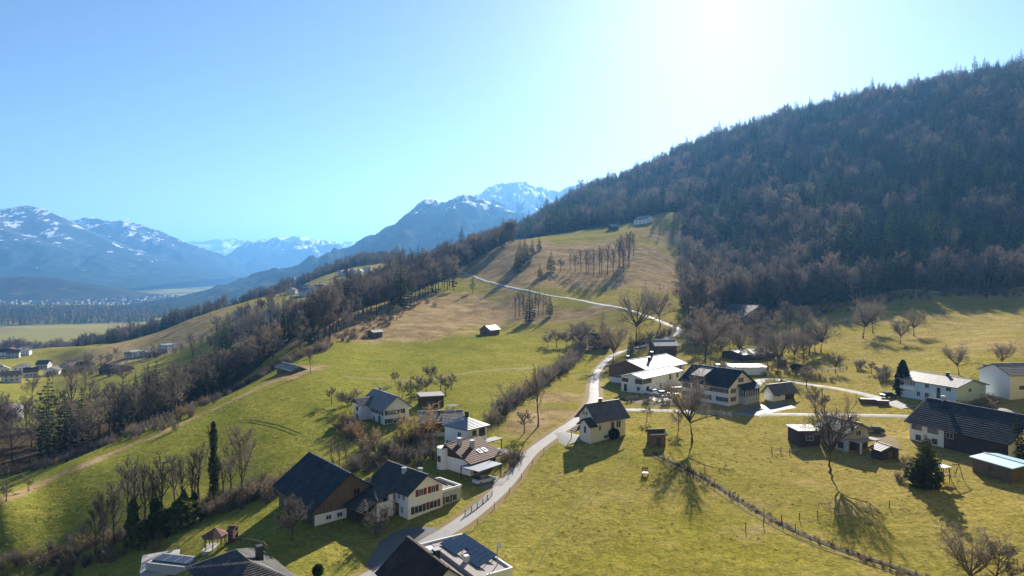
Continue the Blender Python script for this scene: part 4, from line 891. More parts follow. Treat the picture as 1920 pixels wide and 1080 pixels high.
h = House('farmhouse', 'white farmhouse with shining pale roof high on the pasture', 'farmhouse', (1189, 421), (1212, 419), 10.0, 5.2, 3.4, 'x', WHITE, M_LIGHT, .8); h.grid('R', (.2, .5, .8), (1.6, 3.9), w=1.2, h=1.2)
h = House('barn', 'small dark barn with pale roof next to the high pasture farm', 'barn', (1146, 432), (1160, 431), 9.0, 4.5, 2.6, 'x', WOODD, M_LIGHT, .8); h.door('R', .5, 2.6, 2.8, SHUT_D)
h = House('house', 'tiny house with white roof in a clearing of the mountain forest', 'house', (1303, 386), (1316, 385), 8.0, 4.2, 2.4, 'x', WHITE, M_LIGHT, .7); h.grid('R', (.3, .7), (2.2,), w=1.2, h=1.2)

# house at the lower edge: gable roof with flat solar roof beside it
rd = Vector((.55, -.835, 0)); nx = Vector((-rd.y, rd.x, 0))            # ridge direction, then to its other side
b0 = on(-8.6, 77.6)
h = House('house', 'white house with dark brown gable roof and flat gravel roof carrying solar panels', 'house', Vector((-10.7, 75.4, b0.z)), Vector((-10.7, 75.4, 0)) + Vector((.835, .55, 0)) * 7.4, Vector((-10.7, 75.4, 0)) + Vector((-.55, .835, 0)) * 9.6, 5.0, 3.0, 'y', WHITE, T_BLACKBR, .7, courses=18)
h.chimney(h.lx * .62, h.ly * .42, 1.1, .7, DKMET)
h.win('R', .5, 5.4, 2.0, 2.2, frame=WHITEP, mull=2); h.win('L', .12, 2.6, 1.6, 1.6, frame=WHITEP); h.win('L', .4, 2.6, 1.6, 1.6, frame=WHITEP); h.bx('balcony_slab', WHITE, (-2.2, -.02, h.ly * .45, h.ly + .6, 3.0, 3.2)); h.bx('balcony_rail', WHITEP, (-2.2, -2.1, h.ly * .45, h.ly + .6, 4.0, 4.08), (-2.2, -2.1, h.ly * .45, h.ly * .45 + .1, 3.2, 4.0), (-2.2, -2.1, h.ly + .5, h.ly + .6, 3.2, 4.0)); h.bx('balcony_store', DKMET, (-1.9, -.05, h.ly * .47, h.ly + .4, -1.5, 2.95))
X0, X1, Y0, Y1 = h.lx - .3, h.lx + 4.8, -.9, 11.6
h.bx('extension_wall', WHITE, (h.lx + .02, X1, Y0, Y1, -1.5, 6.0), (h.lx - 1.4, h.lx + .01, h.ly + .1, Y1, -1.5, 6.0)); h.bx('flat_roof', GRAVEL, (X0 + .35, X1 - .05, Y0 + .1, Y1 - .1, 6.001, 6.06))
h.bx('parapet', WHITEP, (h.lx + 1.2, X1 + .1, Y0 - .1, Y0 + .12, 6.0, 6.3), (X1 - .12, X1 + .1, Y0 + .12, Y1 - .12, 6.0, 6.3), (h.lx - 1.4, X1 + .1, Y1 - .12, Y1 + .1, 6.0, 6.3))
wd = h.bx('window', FRAMEB, (X1 - 3.2, X1 - .7, Y0 - .08, Y0 - .003, 3.2, 5.4)); bpart('pane', GLASS, wd, (X1 - 3.05, X1 - .85, Y0 - .10, Y0 - .082, 3.3, 5.3)); h.bx('balcony_slab', WHITE, (.3, h.lx + 1.9, -2.2, -.02, 2.7, 2.9)); h.bx('balcony_rail', GREYP, (.3, h.lx + 1.9, -2.2, -2.1, 2.9, 3.9))
def solar(x, y, n):
    for i in range(n):
        b = TB(); yy = y + i * 1.06
        for (a, c, d) in ((-.8, 0, .12), (.8, 0, .62)):
            b.v += [Vector((x + a, yy, 6.06 + d)), Vector((x + a, yy + 1.0, 6.06 + d))]
        b.v += [v + Vector((0, 0, .06)) for v in b.v[:4]]
        b.f = [(0, 1, 3, 2), (4, 5, 7, 6), (0, 1, 5, 4), (2, 3, 7, 6), (0, 2, 6, 4), (1, 3, 7, 5)]; b.m = [0] * 6
        p_ = part('solar_panel', b, PANEL, h.o); bpart('support', STEEL, p_, (x + .55, x + .62, yy + .45, yy + .52, 6.05, 6.6))
solar(h.lx + 3.9, 2.2, 8); solar(h.lx + 2.2, 1.4, 4); solar(h.lx + 1.7, 6.2, 4)
h.bx('vent_box', WHITEP, (h.lx + .9, h.lx + 1.5, 3.6, 4.2, 6.06, 6.9)); h.bx('antenna_mast', STEEL, (X1 - .9, X1 - .8, 1.0, 1.1, 6.06, 8.6)); d_ = TB(); d_.tube([Vector((X1 - .85, .95, 8.5)), Vector((X1 - .8, .75, 8.6))], [.05, .42], 12); part('satellite_dish', d_, WHITEP, h.o)
# hip-roofed house at the lower edge with garage, pool, gazebo
hb = gp(430, 1178)
h = House('house', 'house with grey-brown hipped tile roof beside the swimming pool', 'house', hb, hb + Vector((6.6, 4.9, 0)), hb + Vector((-9.6, 9.0, 0)), 3.0, 2.6, 'y', GREYP, T_DARK, .8, hip=True, courses=16)
h.bx('chimney', DKMET, (h.lx * .7, h.lx * .7 + .8, h.ly * .45, h.ly * .45 + .8, 4.4, 6.4)); h.win('R', .5, 1.6, 1.4, 1.2)
h = House('garage', 'flat roofed garage with wide beige roof below the gully trees', 'garage', gp(268, 1115), gp(268, 1115) + Vector((7.0, 3.2, 0)), gp(268, 1115) + Vector((-3.4, 6.6, 0)), 3.0, 0, 'x', GREYP, CONC, .4, flat=True); h.win('R', .5, 1.8, 1.2, .8)
pa_, pb_ = gp(312, 1074), gp(402, 1038); e = empty('swimming_pool', (pa_ + pb_) / 2, math.atan2(pb_.y - pa_.y, pb_.x - pa_.x)); e.location.z = hz(e.location.x, e.location.y) - .05; tag(e, 'long covered swimming pool with pale deck beside hipped roof house', 'pool')
bpart('deck', CONC, e, (-6.4, 6.4, -1.9, 1.9, -1.2, .22)); bpart('cover', WATER, e, (-5.8, 5.8, -1.2, 1.2, .221, .42)); bpart('cover_rail', STEEL, e, *[(-5.8 + i * 1.9 - .05, -5.8 + i * 1.9 + .05, -1.2, 1.2, .421, .5) for i in range(7)])
e = empty('gazebo', gp(404, 1026), R(10)); tag(e, 'small octagonal gazebo with red-brown pointed roof at the pool', 'gazebo')
t = TB(); t.tube([Vector((0, 0, 1.9)), Vector((0, 0, 3.1))], [2.1, .03], 8); part('roof', t, REDW, e)
for k in range(8): a = k * math.pi / 4; bpart('post', WOODB, e, (1.6 * math.cos(a) - .07, 1.6 * math.cos(a) + .07, 1.6 * math.sin(a) - .07, 1.6 * math.sin(a) + .07, -.5, 2.05))
bpart('floor', CONC, e, (-1.7, 1.7, -1.7, 1.7, -.5, .05))
h = House('hut', 'little red garden hut next to the gazebo', 'hut', (427, 1020), (437, 1017), 1.8, 2.0, .35, 'x', REDW, REDW, .15); h.door('R', .5, .6, 1.6, SHUT_D)

# ------------------------------------------------------------------ roads and tracks
def asphalt(name, a, b, rough):
    m = NT(name); co = m.coord('Object'); n = m.noise(co, .35, 4, .6); n2 = m.noise(co, 7, 3)
    m.set(m.mix(m.ramp(n, [(.3, 0.0), (.7, 1.0)]), a, b), m.ramp(n, [(.3, rough - .08), (.7, rough + .1)]), .10); m.bump(n2, .3, .015); return m.m
ROAD = asphalt('worn_asphalt', (.26, .245, .225), (.38, .36, .332), .75); LANE = asphalt('pale_lane', (.18, .168, .15), (.27, .25, .222), .75); YARD = asphalt('yard_asphalt', (.10, .10, .10), (.15, .145, .14), .6)
SOIL = asphalt('dark_soil', (.045, .032, .020), (.10, .075, .040), .9); VERGE = asphalt('dry_verge', (.17, .115, .045), (.27, .19, .08), .95)
STRIPS = []
def smooth(P, step):
    out = []
    for i in range(len(P) - 1):
        p0, p1, p2, p3 = P[max(i - 1, 0)], P[i], P[i + 1], P[min(i + 2, len(P) - 1)]
        n = max(2, int((p2 - p1).length / step))
        for k in range(n):
            t = k / n; out.append(.5 * ((2 * p1) + (p2 - p0) * t + (2 * p0 - 5 * p1 + 4 * p2 - p3) * t * t + (3 * p1 - p0 - 3 * p2 + p3) * t * t * t))
    return out + [P[-1]]
def strip(name, pix, w, mat, label, lift=.05, step=2.0, off=0.0, ragged=0.0, nx=5, cat='road'):
    P = [gp(*p) if not isinstance(p, Vector) else p for p in pix]; W = [w] * len(P) if isinstance(w, (int, float)) else w
    acc = [0.0]
    for i in range(1, len(P)): acc.append(acc[-1] + (P[i] - P[i - 1]).length)
    Q = smooth([Vector((p.x, p.y, 0)) for p in P], step); rows = []; d = 0.0
    tot = sum((Q[i] - Q[i - 1]).length for i in range(1, len(Q)))
    for i, q in enumerate(Q):
        if i: d += (q - Q[i - 1]).length
        t = (Q[min(i + 1, len(Q) - 1)] - Q[max(i - 1, 0)]).normalized(); n = Vector((-t.y, t.x, 0)); ww = np.interp(d / tot * acc[-1], acc, W)
        r = []
        for k in range(nx):
            f = k / (nx - 1) - .5; e = ragged * float(perlin(d * .35 + 40 * (k == 0), 3.3 + off)) if k in (0, nx - 1) else 0
            v = q + n * (off + f * ww + e * (1 if k else -1)); lf = lift + .00045 * v.y
            r.append((v.x, v.y, hz(v.x, v.y) + lf - (.10 + .0004 * v.y if k in (0, nx - 1) else 0)))
        rows.append(r)
    if cat != 'path': STRIPS.extend([(r[len(r) // 2][0], r[len(r) // 2][1]) for r in rows])
    me = mesh_grid(name, np.array(rows)); me.materials.append(mat); o = link(name, me); tag(o, label, cat, kind='structure'); return o
MAINROAD = [(640, 1120), (690, 1085), (740, 1056), (790, 1024), (835, 999), (880, 969), (925, 931), (958, 897), (980, 868), (1003, 843), (1040, 816), (1075, 793), (1100, 772), (1113, 748), (1114, 722), (1120, 698), (1134, 680), (1155, 664), (1200, 651), (1245, 637), (1270, 626), (1272, 617), (1250, 608), (1210, 592), (1150, 575), (1080, 562), (1000, 548), (940, 535), (895, 522), (865, 510), (850, 498)]
strip('road_verge', MAINROAD[:21], [6.0] * 15 + [5.0] * 6, VERGE, 'dry trodden verge along both sides of the winding road', .02, 2.0, 0, .9, 7)
strip('road', MAINROAD, [4.3] * 15 + [3.6] * 4 + [3.0] * 12, ROAD, 'grey road winding past the houses up to the brown meadow', .06, 2.0)
strip('road', [(1112, 772), (1150, 769), (1210, 769), (1275, 771), (1400, 777), (1480, 777), (1560, 778), (1640, 779), (1700, 781), (1850, 790), (1960, 785)], 3.4, LANE, 'pale straight lane in front of the long white farmhouse', .05)
strip('road', [(1405, 737), (1420, 716), (1450, 711), (1500, 719), (1560, 727), (1620, 739), (1660, 750), (1705, 765)], [5, 4, 3, 3, 3, 3.2, 4, 5], LANE, 'pale lane behind the garage leading to the blue house', .05)
strip('driveway', [(1048, 812), (1062, 820), (1085, 829)], [4, 6, 7], LANE, 'pale forecourt between the road and the cream house', .09)
strip('driveway', [(890, 900), (912, 902), (945, 908)], [6, 6.5, 5], LANE, 'pale paved parking pad under the carport', .09)
strip('driveway', [(985, 858), (955, 848), (930, 842)], [3, 2.6, 2.2], LANE, 'paved garden path from the road to the pyramid roofed house', .08)
strip('driveway', [(838, 1000), (800, 1005), (760, 1010), (735, 1035), (710, 1065)], [5, 8, 9, 7, 5], YARD, 'grey yard beside the white farmhouse with red shutters', .03)
strip('driveway', [(1405, 777), (1440, 765), (1480, 760)], [6, 7, 6], YARD, 'asphalt yard before the white garage', .08)
strip('driveway', [(1250, 752), (1225, 742), (1262, 735)], [6, 7, 6], YARD, 'shaded yard beside the white house with pale roof', .03)
strip('garden_bed', [(1165, 748), (1190, 752), (1225, 757), (1265, 760), (1300, 764)], [3, 4.5, 5, 5, 3], SOIL, 'dark garden strip between the pale roofed house and the lane', .03, 1.5, 0, 1.2, cat='garden bed')  # dark brown strip laid over the green ground
strip('garden_bed', [(1500, 690), (1545, 694), (1585, 690)], [2, 3, 1.5], SOIL, 'bare brown bed inside the orchard enclosure', .03, 1.5, 0, .6, cat='garden bed')
strip('driveway', [(1830, 790), (1865, 776), (1890, 768)], [4, 5, 5], LANE, 'bright forecourt behind the black roofed farm', .08)
strip('driveway', [(1622, 805), (1640, 815), (1660, 825), (1672, 850)], [4, 5, 5, 3], VERGE, 'sandy parking place next to the grey gabled house', .09)
TRK = [(1222, 850), (1250, 864), (1300, 888), (1350, 918), (1400, 950), (1450, 978), (1500, 1003), (1560, 1028), (1620, 1048), (1680, 1068), (1760, 1096)]
strip('track', TRK, 1.6, SOIL, 'dark muddy wheel track along the ditch in the meadow', .04, 1.0, .5, .7, cat='track')
strip('track', TRK, .45, SOIL, 'thin wheel rut beside the muddy track', .04, 1.0, -1.3, .25, 3, cat='track')
strip('track', TRK, .5, VERGE, 'strip of dry grass between the ditch and the rut', .03, 1.0, -.75, .3, 3, cat='track')
strip('path', [(1395, 996), (1450, 984), (1520, 975), (1600, 962), (1680, 952)], .8, VERGE, 'trodden dry line along the wire fence posts', .02, 1.5, 0, .5, 3, cat='path')
strip('path', [(1620, 690), (1700, 668), (1780, 650), (1850, 628), (1930, 608)], .9, VERGE, 'faint footpath crossing the upper yellow field', .02, 3, 0, .4, 3, cat='path')
GTRACK = asphalt('pressed_grass', (.10, .105, .022), (.17, .155, .04), .95)
for o_ in (-.7, .7):
    strip('wheel_track', [(392, 868), (405, 820), (430, 795), (470, 790), (520, 800), (560, 815)], .45, GTRACK, 'faint pressed wheel track curving over the meadow below the crest' if o_ < 0 else 'second faint wheel track curving over the meadow below the crest', .015, 1.5, o_, .25, 3, cat='path')
    strip('wheel_track', [(1175, 835), (1160, 880), (1100, 930), (1040, 990), (1000, 1060)], .45, GTRACK, 'faint tractor track over the big meadow below the cream house' if o_ < 0 else 'second faint tractor track over the big meadow below the cream house', .015, 1.5, o_, .3, 3, cat='path')
strip('ditch', [(640, 706), (720, 712), (790, 715), (850, 703), (920, 694), (1000, 690)], 2.4, VERGE, 'dry brown terrace edge across the green meadow', .03, 3, 0, 1.4, 3, cat='ditch')

# ------------------------------------------------------------------ far houses
WALLS = [CREAM, GREYP, WHITE, GREYP]; ROOFS = [T_GBROWN, T_BROWN, T_DARK, T_BLACKBR, T_GREY]
def small_house(px, py, w, d, he, rise, rot, wi, ri, label, group, cat='house'):
    b = gp(px, py); ex = Vector((math.cos(R(rot)), math.sin(R(rot)), 0)); b = b - ex * w * .5; b.z = hz(b.x, b.y)
    hh = House('house', label, cat, b, b + ex * w, d, he, rise, 'x' if (wi + ri) % 2 else 'y', WALLS[wi % 4], ROOFS[ri % 5], .6, group=group, depth=3.5)
    for z in ([1.6, 4.2] if he > 4.6 else [1.6]): hh.grid('R', (.22, .5, .78), (z,), w=1.1, h=1.2, mull=0); hh.win('L', .4, z, 1.1, 1.2, mull=0)
rr = random.Random(11)
def cluster(spots, label, group, he=(4.5, 6.0)):
    for i, (px, py) in enumerate(spots):
        small_house(px, py, rr.uniform(9, 13), rr.uniform(8, 11), rr.uniform(*he), rr.uniform(1.8, 3.0), rr.uniform(-35, 40), rr.randrange(4), rr.randrange(5), label, group)
cluster([(545, 552), (557, 548), (569, 545), (583, 549), (597, 547), (606, 553), (590, 556), (566, 556), (519, 545), (530, 548)], 'small white house in the hamlet below the skyline spruces', 'hamlet houses on the hillside')
cluster([(638, 517), (649, 515), (661, 515), (672, 516), (688, 510)], 'small pale house on the high brown pasture above the ridge wood', 'houses on the high pasture')
cluster([(444, 598), (455, 609), (468, 603), (482, 606), (497, 601), (470, 614), (509, 609)], 'small house among trees below the green pasture', 'houses among trees on the slope')
cluster([(5, 706), (22, 718), (38, 703), (58, 708), (96, 704), (122, 696), (150, 694), (78, 692)], 'village house at the foot of the wooded slope', 'village houses at the slope foot', (4.0, 5.5))
cluster([(6, 668), (17, 664), (28, 667), (38, 661), (24, 672), (45, 667)], 'tiny village house beside the flat valley field', 'tiny village houses by the valley field')
b = gp(205, 699); h = House('barn', 'long dark barn below the orange pasture', 'barn', (185, 702), (232, 697), 10, 3.5, 3.0, 'x', WOODD, T_BLACKBR, .6, depth=4); h.door('R', .3, 2.4, 2.6, SHUT_D)
h = House('apartment_block', 'white flat roofed apartment block on the orange pasture edge', 'building', (232, 672), (249, 671), 11, 5.6, 0, 'x', WHITE, M_GREY, .2, flat=True, depth=4); h.grid('R', (.2, .5, .8), (1.6, 4.2), w=1.4, h=1.3)
h = House('apartment_block', 'long low block with pale roof between white buildings on the slope', 'building', (260, 668), (290, 666), 12, 4.2, 0, 'x', CREAM, M_LIGHT, .5, flat=True, depth=4); h.grid('R', (.2, .5, .8), (2.2,), w=1.4, h=1.3)
h = House('apartment_block', 'tall white block under the dark spruces of the slope', 'building', (298, 664), (315, 660), 10, 7.5, 0, 'x', WHITE, M_GREY, .2, flat=True, depth=4); h.grid('R', (.2, .5, .8), (1.6, 4.2, 6.2), w=1.2, h=1.2)
h = House('workshop', 'grey workshop with pale flat roof at the wood below the crest', 'workshop', (-40, 790), (30, 788), 12, 5.2, 0, 'x', GREYP, M_LIGHT, .6, flat=True, depth=4); h.grid('R', (.55, .75, .92), (2.4,), w=2.0, h=2.0)
h = House('shed', 'low shed with broad grey roof behind the blue house', 'shed', (1868, 738), (1892, 736), (1853, 732), 2.1, .7, 'x', GREYP, T_GBROWN, .5); h.door('R', .5, 1.0, 1.7)
h = House('shed', 'dark open store under the spreading tree on the upper field', 'shed', (1843, 706), (1893, 707), 4.5, 2.3, .7, 'x', WOODD, T_GREY, .4); h.door('R', .4, 2.2, 1.8, SHUT_D)
h = House('hut', 'tiny wooden hut in the bare orchard', 'hut', (1467, 687), (1475, 686), 2.2, 2.3, .4, 'x', WOODB, WOODB, .15); h.door('R', .5, .6, 1.6, SHUT_D)
# town on the valley floor: too small to tell apart
def town():
    r = random.Random(5); b = TB()
    for i in range(600):
        px = r.uniform(60, 330) if r.random() < .75 else r.uniform(-60, 120); Y = r.uniform(3300, 4300); x = (px - 960) / F * Y
        z = hz(x, Y); w, d, hh = r.uniform(8, 26), r.uniform(8, 16), r.uniform(5, 11); box(b, x - w / 2, x + w / 2, Y - d / 2, Y + d / 2, z - 1, z + hh)
        k = len(b.v); b.v += [Vector((x - w / 2, Y - d / 2, z + hh + .01)), Vector((x + w / 2, Y - d / 2, z + hh + .01)), Vector((x + w / 2, Y, z + hh + 3)), Vector((x - w / 2, Y, z + hh + 3)), Vector((x - w / 2, Y + d / 2, z + hh + .01)), Vector((x + w / 2, Y + d / 2, z + hh + .01))]
        b.f += [(k, k + 1, k + 2, k + 3), (k + 3, k + 2, k + 5, k + 4)]; b.m += [1, 1]
    o = link('town', b.mesh('town', [GREYP, T_GBROWN])); tag(o, 'scattered pale town houses on the valley floor before the hill', 'town', kind='stuff')
town()

# ------------------------------------------------------------------ cars, wood piles, play things, fences
CARM = {k: plain('car_paint_' + k, c, .25, .6) for k, c in (('dark', (.02, .022, .026)), ('white', (.7, .7, .7)), ('silver', (.4, .42, .44)))}; TYRE = plain('tyre_rubber', (.02, .02, .02), .9); LAMP = plain('headlight_glass', (.6, .6, .58), .15, .6)
def car(px, py, rot, paint, label):
    e = empty('car', gp(px, py, .12) + Vector((0, 0, .08)), R(rot)); tag(e, label, 'car')
    def shell(name, prof, half, inset, mat, par):
        b = TB(); n = len(prof)
        for s in (-1, 1):
            for (x, z) in prof: b.v.append(Vector((x, s * (half - inset * max(0, (z - .75)) ), z)))
        for i in range(n): j = (i + 1) % n; b.f.append((i, j, n + j, n + i)); b.m.append(0)
        b.f += [tuple(range(n))[::-1], tuple(range(n, 2 * n))]; b.m += [0, 0]
        return part(name, b, mat, par)
    body = shell('body', [(-2.15, .35), (2.1, .35), (2.18, .62), (2.05, .82), (1.0, .95), (-1.75, 1.0), (-2.12, .9)], .88, .1, paint, e)
    shell('cabin', [(1.0, .955), (.35, 1.42), (-1.2, 1.45), (-1.8, 1.005)], .80, .28, GLASS, e); bpart('roof', paint, e, (-1.15, .3, -.58, .58, 1.43, 1.48))
    for x in (-1.35, 1.35):
        for y in (-.86, .86):
            t = TB(); t.tube([Vector((x, y - .1, .33)), Vector((x, y + .1, .33))], [.33, .33], 12); t.f.append(tuple(range(12))); t.f.append(tuple(range(12, 24))[::-1]); t.m += [0, 0]; wh = part('wheel', t, TYRE, e)
            bpart('rim', STEEL, wh, (x - .17, x + .17, y - .115, y + .115, .16, .5))
    for y in (-.6, .6): bpart('headlight', LAMP, e, (2.08, 2.2, y - .2, y + .2, .6, .74))
    return e
car(1638, 811, 160, CARM['dark'], 'dark car parked on the sandy place by the grey house')
car(1667, 745, 10, CARM['dark'], 'dark car parked by the lane end before the blue house')
car(1227, 739, 35, CARM['white'], 'white car in the shaded yard beside the pale roofed house')
car(1243, 742, 20, CARM['silver'], 'silver car parked next to the white car in the yard')
car(908, 905, 40, CARM['silver'], 'silver car on the pad under the carport')
def pile(px, py, L, n, rot, label):
    e = empty('wood_pile', gp(px, py), R(rot)); tag(e, label, 'wood pile'); r = random.Random(int(px))
    for row in range(3):
        for i in range(n):
            t = TB(); y = (i - n / 2) * .42 + row * .2; z = .18 + row * .36; t.tube([Vector((-L / 2 + r.uniform(-.15, .15), y, z)), Vector((L / 2 + r.uniform(-.15, .15), y, z))], [.2, .17], 7); t.f += [tuple(range(7)), tuple(range(7, 14))[::-1]]; t.m += [0, 0]; part('log', t, WOODB, e)
    bpart('cover', M_LIGHT, e, (-L / 2, L / 2, -n * .23, n * .23, 1.12, 1.17)); return e
pile(1632, 756, 5.0, 4, -14, 'covered log pile on the lawn before the lane'); pile(1655, 759, 3.0, 3, -14, 'short log pile next to the covered one'); pile(1268, 733, 3.4, 4, 25, 'stacked logs beside the white house yard')
e = empty('swing_frame', gp(1787, 899), R(20)); tag(e, 'wooden play swing frame by the pine and the blue roofed shed', 'swing')
for x in (-1.4, 1.4):
    for y in (-.9, .9): t = TB(); t.tube([Vector((x, y, -.2)), Vector((x, 0, 2.6))], [.07, .06], 6); part('leg', t, WOODB, e)
t = TB(); t.tube([Vector((-1.7, 0, 2.6)), Vector((1.7, 0, 2.6))], [.07, .07], 6); part('beam', t, WOODB, e)
for x in (-.6, .5): bpart('seat', REDW, e, (x - .25, x + .25, -.15, .15, .55, .6), (x - .24, x - .21, -.01, .01, .6, 2.55), (x + .21, x + .24, -.01, .01, .6, 2.55))
bpart('platform', WOODB, e, (-3.4, -1.75, -.8, .8, 1.2, 1.3), (-3.4, -3.3, -.8, -.7, -.3, 2.6), (-1.9, -1.8, -.8, -.7, -.3, 2.6), (-3.4, -3.3, .7, .8, -.3, 2.6), (-1.9, -1.8, .7, .8, -.3, 2.6)); bpart('roof', WHITEP, e, (-3.6, -1.6, -1, 1, 2.6, 2.68))
e = empty('garden_chair', gp(1210, 892), R(-8)); tag(e, 'small wooden garden chair with white cushion alone on the meadow', 'chair')
bpart('seat', WHITEP, e, (-.5, .5, -.5, .5, .5, .62)); bpart('backrest', REDW, e, *[(-.55 + i * .24, -.40 + i * .24, .5, .58, .45, 1.5) for i in range(5)], (-.56, .58, .581, .63, 1.2, 1.32))
for x in (-.5, .5):
    for y in (-.45, .5): bpart('leg', WOODD, e, (x - .05, x + .05, y - .05, y + .05, -.1, .5))
e = empty('trampoline', gp(848, 766)); tag(e, 'round black garden trampoline on the meadow behind the barn', 'trampoline')
t = TB(); t.tube([Vector((0, 0, .8)), Vector((0, 0, .86))], [1.6, 1.6], 20); t.f += [tuple(range(20))[::-1], tuple(range(20, 40))]; t.m += [0, 0]; part('mat', t, DKMET, e)
for k in range(5): a = k * 1.2566; bpart('leg', STEEL, e, (1.5 * math.cos(a) - .05, 1.5 * math.cos(a) + .05, 1.5 * math.sin(a) - .05, 1.5 * math.sin(a) + .05, -.3, .8))
def fence(pix, gap, hgt, mat, label, rails=(), cat='fence', pw=.06):
    P = [gp(*p) for p in pix]; Q = smooth([Vector((p.x, p.y, 0)) for p in P], .25); o0 = on(Q[0].x, Q[0].y); e = empty('fence', o0); tag(e, label, cat)
    pts = [Q[0]]; 
    for q in Q:
        if (q - pts[-1]).length >= gap: pts.append(q)
    loc = [on(q.x, q.y) - o0 for q in pts]; pm = TB(); box(pm, -pw, pw, -pw, pw, -.4, hgt); pm = pm.mesh('post', [mat])
    for q in loc: link('post', pm, e, q)
    for z in rails:
        for a, b in zip(loc[:-1], loc[1:]):
            t = TB(); t.tube([a + Vector((0, 0, z)), b + Vector((0, 0, z))], [.05, .05], 4); part('rail', t, mat, e)
    return e
fence([(872, 968), (900, 949), (927, 927)], 1.7, 1.0, GREENM, 'dark green rail fence along the road curve by the farmhouse', (.35, .65, .95))
fence([(1398, 993), (1450, 982), (1520, 972), (1600, 960), (1690, 950)], 3.0, 1.15, POST, 'row of thin wooden posts of a wire fence in the meadow', (), pw=.05)
fence([(1300, 888), (1380, 935), (1450, 975), (1540, 1018)], 6.5, 1.05, POST, 'sparse thin posts along the muddy ditch', (), pw=.045)
fence([(895, 985), (955, 925), (992, 880), (1028, 842)], 7.0, 1.1, POST, 'thin snow poles along the outer road edge', (), pw=.045)
fence([(1447, 848), (1470, 850), (1500, 853)], 1.5, 1.2, POST, 'weathered plank fence beside the flat annex shed', (.5, .95))
fence([(440, 1018), (475, 1022), (500, 1030), (495, 1040)], 1.5, .9, POST, 'low garden fence next to the little red hut', (.4, .8))
fence([(1500, 690), (1560, 698), (1588, 690), (1540, 682), (1500, 690)], 2.0, .8, POST, 'low enclosure fence round a bare bed in the orchard', (.6,))
b = gp(1560, 780); e = empty('lane_pole', gp(1541, 776)); tag(e, 'thin wooden pole standing beside the pale lane', 'pole'); t = TB(); t.tube([Vector((0, 0, -.4)), Vector((0, 0, 6.5))], [.12, .09], 8); part('pole', t, POST, e); bpart('crossarm', POST, e, (-.6, .6, -.05, .05, 6.0, 6.1))  # plain wooden pole with crossarm, carries no lamp
e = empty('radio_mast', gp(553, 553)); tag(e, 'thin tall mast on the crest beside the hamlet', 'mast'); t = TB(); t.tube([Vector((0, 0, -1)), Vector((0, 0, 22))], [.35, .2], 6); part('pole', t, STEEL, e); bpart('antenna', WHITEP, e, (-.4, .4, -.4, .4, 18, 21))

# ------------------------------------------------------------------ single trees
G = 'leafless fruit trees'
tpx('round', 1298, 828, 716, 'spreading bare tree with dark round crown on the lawn below the lane', wide=.95, var=0)
tpx('round', 1555, 886, 760, 'tall bare tree with crooked limbs before the grey gabled house', wide=.95)
tpx('pine', 1735, 912, 812, 'big bushy green pine beside the black roofed farm', wide=1.15)
tpx('spruce', 1905, 862, 770, 'dark spruce between the black roofed farm and the white house', wide=1.2)
tpx('tall', 1009, 800, 680, 'slender tall bare tree in the hedgerow beside the road', wide=.8)
tpx('orchard', 983, 812, 772, 'low ivy grown tree on the bank above the road'); tpx('round', 1149, 686, 608, 'bare tree beside the road behind the brown gabled house')
tpx('round', 1193, 642, 552, 'twin crowned bare tree inside the hairpin of the road', wide=.95); tpx('round', 1238, 614, 549, 'bare round tree just above the hairpin of the road', wide=1.0)
tpx('spruce', 1130, 652, 583, 'slim tree rising behind the dark timber barn', wide=.8); tpx('ragged', 1198, 665, 610, 'dark spruce between the brown gabled house and barn'); tpx('spruce', 1182, 667, 622, 'short spruce next to the timber barn lane', wide=1.1)
for i, (px, py, top) in enumerate([(1027, 650, 628), (1044, 651, 614), (1062, 651, 621), (1073, 653, 626), (1088, 656, 604), (1090, 640, 600), (1098, 650, 622)]): tpx('orchard', px, py, top, 'small fruit tree in the row before the dark timber barn', 'fruit trees by the timber barn')
tpx('spruce', 993, 602, 538, 'dark spruce in the clump below the far road', wide=1.2); tpx('spruce', 1031, 592, 549, 'smaller dark spruce in the clump below the far road')
for i, (px, py, top) in enumerate([(966, 594, 550), (974, 592, 544), (981, 593, 548), (1003, 594, 548), (1010, 592, 546), (1018, 590, 550), (1024, 590, 553)]): tpx('tall', px, py, top, 'thin bare tree among the spruces below the far road', 'bare trees in the spruce clump', wide=.9)
for px, py, top in [(968, 512, 470), (975, 500, 446), (984, 482, 442), (998, 478, 446), (1011, 470, 440), (990, 495, 455)]: tpx('spruce', px, py, top, 'dark spruce at the upper end of the brown meadow', 'spruces above the brown meadow', wide=1.2)
tpx('spruce', 1033, 509, 468, 'single well shaped spruce on the brown meadow', wide=1.35); tpx('spruce', 1012, 521, 494, 'small spruce on the brown meadow', wide=1.2); tpx('orchard', 1051, 508, 487, 'single little bare tree on the brown meadow')
tpx('ragged', 886, 549, 510, 'spruce at the edge of the road where it meets the wood'); tpx('ragged', 851, 546, 502, 'leaning old spruce beside the ridge wood')
for i, (px, py, top) in enumerate([(1072, 512, 478), (1080, 514, 472), (1088, 513, 468), (1096, 514, 466), (1105, 514, 464), (1113, 516, 466), (1122, 514, 462), (1131, 514, 458), (1140, 513, 458), (1149, 514, 460), (1157, 498, 446), (1163, 496, 442), (1169, 492, 438), (1176, 490, 434), (1183, 488, 432), (1189, 484, 434), (1178, 505, 452), (1166, 512, 462)]):
    tpx(('tall', 'beech', 'tall')[i % 3], px + (i * 37 % 7 - 3), py + (i * 53 % 13 - 6), top + (i * 29 % 11 - 5), 'thin bare alder in the clump on the brown slope', 'alders on the brown slope', wide=.85)
tpx('broad', 1272, 434, 398, 'bare tree on the pasture edge by the mountain forest'); tpx('tall', 1238, 440, 414, 'thin bare tree on the high pasture')
